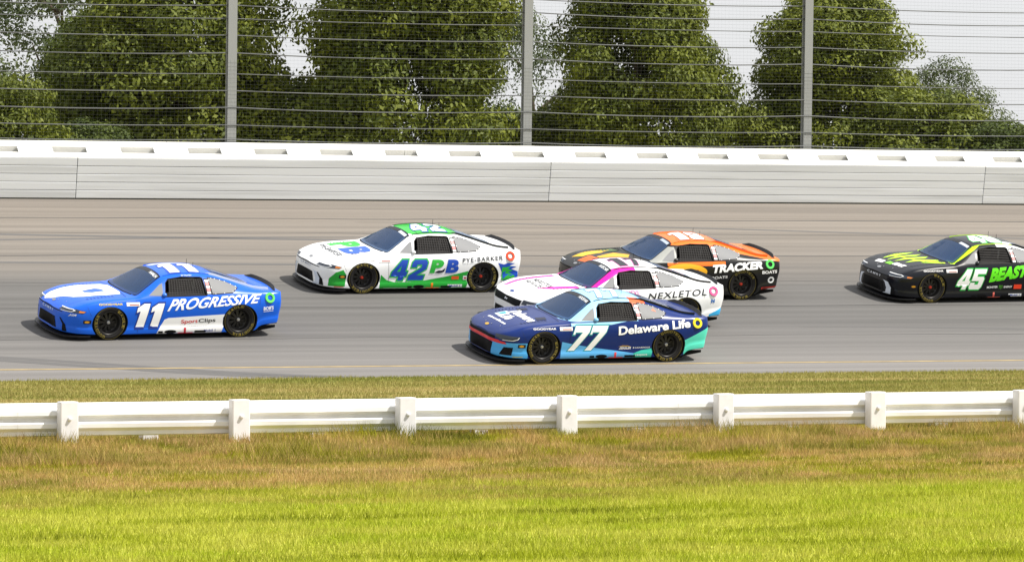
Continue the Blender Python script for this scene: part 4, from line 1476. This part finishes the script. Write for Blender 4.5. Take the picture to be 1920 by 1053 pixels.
# navy and light blue car, number 77
st = dict(nose='camaro', ring='e8d820', jack='e04848', fin='14181e', rail='12161e', mirror='7ac0f0', goodyear='f0f0f0', gap='101838')
LB = '97cdf2'
car, body, glass = race_car('navy stock car numbered 77, light blue roof and teal tail, nearest the grass', 2.01, 1.03, R(2.5), '04266a',
    [(LB, [(0, 0, 1, .85), (1, 0, 0, -.70), seg((.85, .80), (.52, 1.0)) if False else (-1, 0, .0, -.92)]),
     (LB, [(0, 0, 1, 1.19), (1, 0, 0, -1.0), (-1, 0, 0, -.92)]),
     ('e4643c', [(0, 0, 1, 1.10), (-1, 0, 0, .62), (1, 0, 0, -.98), (0, 1, 0, .40)]),
     ('58d8c0', [(-1, 0, 0, 1.75), seg((-1.75, .45), (-2.385, .74), -1)]),
     ('4aa6e4', [(1, 0, 0, 1.74), (0, 0, -1, -.44), (0, 1, 0, .52)])], SILVER, st)
contingency(body, st)
poly(body, 'light_blue_skirt', [(1.02, .112), (1.0, .46), (.72, .40), (.30, .33), (-.20, .26), (-.62, .20), (-.62, .112)], 'side', '5cb0ea', 1)
poly(body, 'teal_skirt', [(-.62, .112), (-.62, .20), (-.80, .26), (-1.05, .30), (-1.02, .112)], 'side', '38c0ac', 1)
poly(body, 'blue_shoulder', [(.80, .765), (.80, .82), (-.10, .84), (-.45, .85), (-.10, .79)], 'side', LB, 1)
number(body, 'door_number', '77', box4(.90, .275, .18, .775, -.20), 'side', 'f6f8f8', '1c8c98', gap=.10, ow=.05)
write(body, 'sponsor_lettering', 'Delaware Life', [(-.25, .575), (-1.87, .715), (-1.87, .875), (-.25, .755)], 'side', 'f6f8fa', 3, bold=.03)
write(body, 'skirt_lettering', 'ZEIGLER', [(-.28, .285), (-.55, .285), (-.56, .335), (-.29, .335)], 'side', 'f0f2f4', 3, bold=.03, shear=.2)
poly(body, 'skirt_arc', [(-.26, .335), (-.36, .365), (-.48, .36), (-.56, .335), (-.48, .348), (-.36, .352)], 'side', 'e8b830', 3)
write(body, 'skirt_lettering', 'GAINBRIDGE', [(-.64, .30), (-.98, .305), (-.98, .335), (-.64, .33)], 'side', 'f0f2f4', 3, bold=.01)
poly(body, 'skirt_arrow', [(-.60, .295), (-.63, .315), (-.60, .335)], 'side', 'f0f2f4', 3)
write(body, 'skirt_lettering', 'respect', [(-.66, .14), (-.93, .145), (-.93, .185), (-.66, .18)], 'side', 'e8f4f4', 3, bold=.02)
number(body, 'roof_number', '77', [(.04, .42), (-.56, .42), (-.62, -.30), (-.02, -.30)], 'top', 'f6f8f8', '2a6ca0', gap=.3, ow=.05)
write(body, 'hood_lettering', 'Delaware', [(1.62, -.36), (1.62, .60), (1.36, .60), (1.36, -.36)], 'top', 'f4f6f8', 3, bold=.035)
write(body, 'hood_lettering', 'Life', [(1.94, -.20), (1.94, .20), (1.67, .20), (1.67, -.20)], 'top', 'f4f6f8', 3, bold=.035)
poly(body, 'hood_mark', [(1.62, -.46), (1.90, -.44), (1.92, -.22), (1.76, -.18), (1.60, -.28)], 'top', 'd8f0f4', 2)
poly(body, 'hood_mark_wave', [(1.66, -.42), (1.84, -.40), (1.80, -.26), (1.70, -.26)], 'top', '2a9aa8', 3)
write(body, 'hood_small_lettering', 'delawarelife.com', [(2.12, -.42), (2.12, .42), (2.03, .42), (2.03, -.42)], 'top', 'f4f6f8', 3, bold=.03)
write(glass, 'windshield_lettering', 'HOCEVAR', [(.305, .10), (.315, .52), (.245, .50), (.235, .10)], 'top', 'e8ecf0', 4, bold=.02)
for y in (.46, -.46):
    poly(body, 'hood_vent', [(1.36, y - .10), (1.14, y - .10), (1.18, y + .10), (1.40, y + .10)], 'top', '081030', 2)
poly(body, 'red_nose_strip', [(-.74, .41), (.74, .41), (.74, .47), (-.74, .47)], 'front', 'd03030', 3)
poly(body, 'red_nose_corner', [(-.36, .41), (.0, .41), (-.04, .45), (-.36, .47)], 'corner', 'd03030', 3, .03)
poly(body, 'splitter_mark', [(1.85, .155), (2.12, .155), (2.12, .168), (1.85, .168)], 'side', 'e0c820', 3)
poly(body, 'quarter_mark', [(-1.06, 1.03), (-1.16, 1.0), (-1.12, 1.06)], 'side', 'e86a44', 3)

# white and magenta car, number 17
st = dict(nose='mustang', ring='e85a90', fin='14161a', rail='14161a', goodyear='d8d8d8')
MAG = 'd818a0'
car, body, glass = race_car('white stock car with magenta pillar stripe, partly hidden behind the navy car', 3.80, 4.20, R(2.4), 'f0f1f3',
    [(MAG, [(0, 0, 1, .83), (-1, 0, 0, -.86), (1, 0, 0, -.30), (0, 1, 0, .50), seg((.84, .80), (.10, 1.14)) ]),
     (MAG, [(-1, 0, 0, -.22), (1, 0, 0, -.32), (0, 0, 1, 1.14), (0, 1, 0, .47)]),
     ('3aa8e0', [(-1, 0, 0, 1.95), seg((-1.95, .30), (-2.385, .48), -1)])], SILVER, st)
contingency(body, st)
poly(body, 'hood_stripe', [(2.30, -.60), (1.0, -.72), (1.0, -.56), (2.18, -.50)], 'top', MAG, 1)
poly(body, 'hood_stripe', [(1.95, .32), (1.55, .58), (.98, .70), (.98, .50), (1.5, .40)], 'top', MAG, 1)
write(body, 'sponsor_lettering', 'NEXLETOL', [(-.48, .635), (-1.86, .715), (-1.90, .85), (-.52, .765)], 'side', '24262c', 3, bold=.012, space=1.12)
write(body, 'door_lettering', 'NEXL', [(.02, .72), (-.30, .72), (-.30, .82), (.02, .82)], 'side', 'e070b0', 3, bold=.02)
write(body, 'quarter_lettering', 'N', [(-2.0, .545), (-2.1, .55), (-2.1, .635), (-2.0, .63)], 'side', '2468b8', 3, bold=.06)
number(body, 'roof_number', '17', [(.04, .42), (-.62, .42), (-.68, -.30), (-.02, -.30)], 'top', '20242c', 'd860b0', gap=.3, ow=.04)
number(body, 'door_number', '17', box4(.90, .275, .28, .76, -.16), 'side', '20242c', 'd860b0', gap=.2)
write(body, 'hood_lettering', 'NEXLETOL', [(1.60, -.42), (1.60, .46), (1.46, .46), (1.46, -.42)], 'top', '34363c', 3, bold=.012)
write(body, 'hood_lettering', 'NEXLIZET', [(1.78, -.42), (1.78, .46), (1.66, .46), (1.66, -.42)], 'top', '44464c', 3, bold=.008)
write(body, 'hood_small_lettering', 'bempedoic acid', [(2.06, .05), (2.06, .52), (2.0, .52), (2.0, .05)], 'top', '888c94', 3)
poly(body, 'nose_oval', ellipse(2.34, 0, .04, .085, 16), 'top', '2a4a90', 3, .04)
poly(body, 'nose_horse', [(-.08, .475), (.0, .49), (.03, .47), (.09, .52), (.02, .515), (-.03, .535)], 'front', 'c8ccd2', 4, .04)
write(glass, 'windshield_lettering', 'BUESCHER', [(.305, .10), (.315, .52), (.245, .50), (.235, .10)], 'top', 'e8ecf0', 4, bold=.02)

# orange and black car, number 19
st = dict(nose='camry', ring='58d060', fin='e86a28', rail='e86a28', goodyear='d8d8d8', gap='101012')
OR = 'ee7326'
car, body, glass = race_car('black and orange stock car with orange roof and green filler ring, behind the white car', 6.48, 7.11, R(1.1), '131416',
    [(OR, [(0, 0, 1, 1.16), (-1, 0, 0, -.35)]), (OR, [(-1, 0, 0, .62), seg((-.62, 1.11), (-2.0, .89))]),
     (OR, [(0, 0, 1, .765), (0, 0, -1, -.86), (-1, 0, 0, -.45), (1, 0, 0, -.95)]),
     ('9a9c98', [(0, 0, 1, .83), (0, 0, -1, -1.13), (-1, 0, 0, -.82), (1, 0, 0, .20), (0, 1, 0, .56)])], REDNUT, st)
contingency(body, st)
for pts, c in (([(2.2, -.5), (1.7, -.62), (1.2, -.55), (1.5, -.3), (2.0, -.25)], 'e8b428'), ([(1.75, .0), (1.25, -.2), (1.0, .1), (1.2, .45), (1.7, .42)], 'e8a828'),
               ([(2.25, -.1), (1.8, -.2), (1.75, .35), (2.1, .45)], 'e06424'), ([(1.55, -.62), (1.1, -.66), (1.05, -.4), (1.4, -.38)], '58704a'),
               ([(2.0, .45), (1.5, .5), (1.4, .66), (1.9, .62)], 'a8a49a'), ([(1.3, .5), (1.02, .5), (1.0, .68), (1.25, .68)], '6a6e60')):
    poly(body, 'hood_camouflage', pts, 'top', c, 1)
write(body, 'sponsor_lettering', 'TRACKER', [(-.60, .60), (-1.86, .70), (-1.90, .865), (-.64, .785)], 'side', 'f4f5f5', 3, bold=.05)
write(body, 'boats_lettering', 'BOATS', [(-.62, .47), (-1.0, .50), (-1.0, .555), (-.62, .53)], 'side', 'e8e8e8', 3, bold=.02)
write(body, 'quarter_lettering', 'BOATS', [(-1.84, .585), (-2.28, .60), (-2.28, .67), (-1.84, .655)], 'side', 'e8e8e8', 3, bold=.04)
poly(body, 'quarter_mark', ellipse(-2.12, .45, .10, .075, 9), 'side', 'd8dadc', 2)
poly(body, 'quarter_mark_centre', ellipse(-2.12, .45, .055, .04, 7), 'side', '202224', 3)
poly(body, 'red_tail_strip', [(-1.85, .24), (-2.33, .275), (-2.32, .31), (-1.85, .285)], 'side', 'd83020', 2)
poly(body, 'yellow_oval', ellipse(.02, .64, .52, .17, 28), 'side', 'e6a91e', 2)
write(body, 'oval_lettering', 'Bass Pro', [(.34, .60), (-.30, .62), (-.30, .71), (.34, .69)], 'side', 'a02418', 4, bold=.04, shear=.2)
number(body, 'roof_number', '19', [(.04, .42), (-.66, .42), (-.72, -.30), (-.02, -.30)], 'top', 'f6f6f4', '6a2c10', gap=.2, ow=.05)
number(body, 'door_number', '19', box4(.95, .20, .50, .45, -.08), 'side', 'f4f4f4', OR)
poly(glass, 'windshield_banner', [(.235, .12), (.305, .12), (.315, .52), (.245, .50)], 'top', 'a8b4c4', 4)

# black and lime car, number 45
st = dict(nose='camry', ring='d8dadc', jack='d86a60', hammer='ccd4e0', goodyear='f2f2f2', rail='b4e020', fin='14161a', gap='05060a')
LIME = 'b8ea1e'
car, body, glass = race_car('black and lime green stock car numbered 45, cut by the right edge', 13.73, 6.82, R(3.0), '080c16',
    [(LIME, [(0, 0, 1, .845), (-1, 0, 0, -.85), (0, 1, 0, .53), seg((.82, .835), (.19, 1.135)), (0, 0, -1, -1.222)]),
     ('dfe3e4', [(0, 0, 1, 1.10), (-1, 0, 0, .40), (0, 1, 0, .30)])], REDNUT, st, net='bars')
contingency(body, st)
number(body, 'door_number', '45', box4(.82, .30, .16, .755, -.16), 'side', 'f4f6f4', '28b048', gap=.06, ow=.06)
write(body, 'sponsor_lettering', 'BEAST', [(-.05, .45), (-1.05, .58), (-1.10, .84), (-.08, .77)], 'side', '62e01c', 3, bold=.06, shear=.2)
for pts in ([(1.95, -.42), (1.5, -.62), (1.02, -.60), (1.3, -.46), (1.6, -.40)], [(1.98, -.2), (1.6, -.34), (1.0, -.3), (1.2, -.18), (1.5, -.2)],
            [(1.9, .02), (1.5, -.1), (1.0, .0), (1.15, .12), (1.45, .06)], [(1.75, .28), (1.4, .14), (.96, .36), (1.0, .52), (1.4, .32)],
            [(1.45, .46), (1.2, .44), (.92, .62), (.95, .70), (1.2, .58)], [(1.7, -.5), (1.66, -.54), (1.30, .40), (1.36, .44)]):
    poly(body, 'hood_claw', pts, 'top', LIME, 2)
poly(body, 'hood_patch', [(2.22, -.42), (2.04, -.46), (2.02, -.16), (2.18, -.14)], 'top', 'f0f2f2', 3)
poly(body, 'hood_patch', [(2.14, -.08), (1.96, -.06), (1.98, .14), (2.12, .16)], 'top', '74c030', 3)
write(body, 'hood_lettering', 'BEAST', [(2.08, .16), (2.02, .56), (1.84, .54), (1.90, .16)], 'top', 'f2f4f4', 3, bold=.06)
write(body, 'nose_lettering', 'CAMRY', [(-.30, .475), (.30, .475), (.30, .525), (-.30, .525)], 'front', 'd8dce4', 3, bold=.01, space=1.4)
write(body, 'skirt_lettering', 'MONSTER', [(-.02, .315), (-.30, .325), (-.30, .375), (-.02, .365)], 'side', 'e8ecec', 3, bold=.03)
for k in range(3):
    poly(body, 'skirt_claw', [(-.33 - k * .035, .39), (-.352 - k * .035, .385), (-.347 - k * .035, .30 - .02 * (k == 1)), (-.338 - k * .035, .31)], 'side', '4c9c28', 3)
write(body, 'skirt_lettering', 'ENERGY', [(-.46, .325), (-.68, .33), (-.68, .375), (-.46, .37)], 'side', 'e8ecec', 3, bold=.03)
poly(body, 'skirt_sticker', rrect(-.72, .30, -.92, .40), 'side', 'e8401c', 3)
poly(body, 'oil_sticker', rrect(-.60, .13, -.94, .19), 'side', 'e8eaee', 3)
write(body, 'oil_lettering', 'Mobil 1', [(-.64, .14), (-.89, .14), (-.89, .18), (-.64, .18)], 'side', '1c3f9c', 5, bold=.02)
number(body, 'roof_number', '45', [(.04, .42), (-.66, .42), (-.72, -.30), (-.02, -.30)], 'top', 'f4f6f4', '4cc060', gap=.1, ow=.06)
poly(glass, 'windshield_banner', [(.235, .12), (.305, .12), (.315, .52), (.245, .50)], 'top', 'c0c8d4', 4)
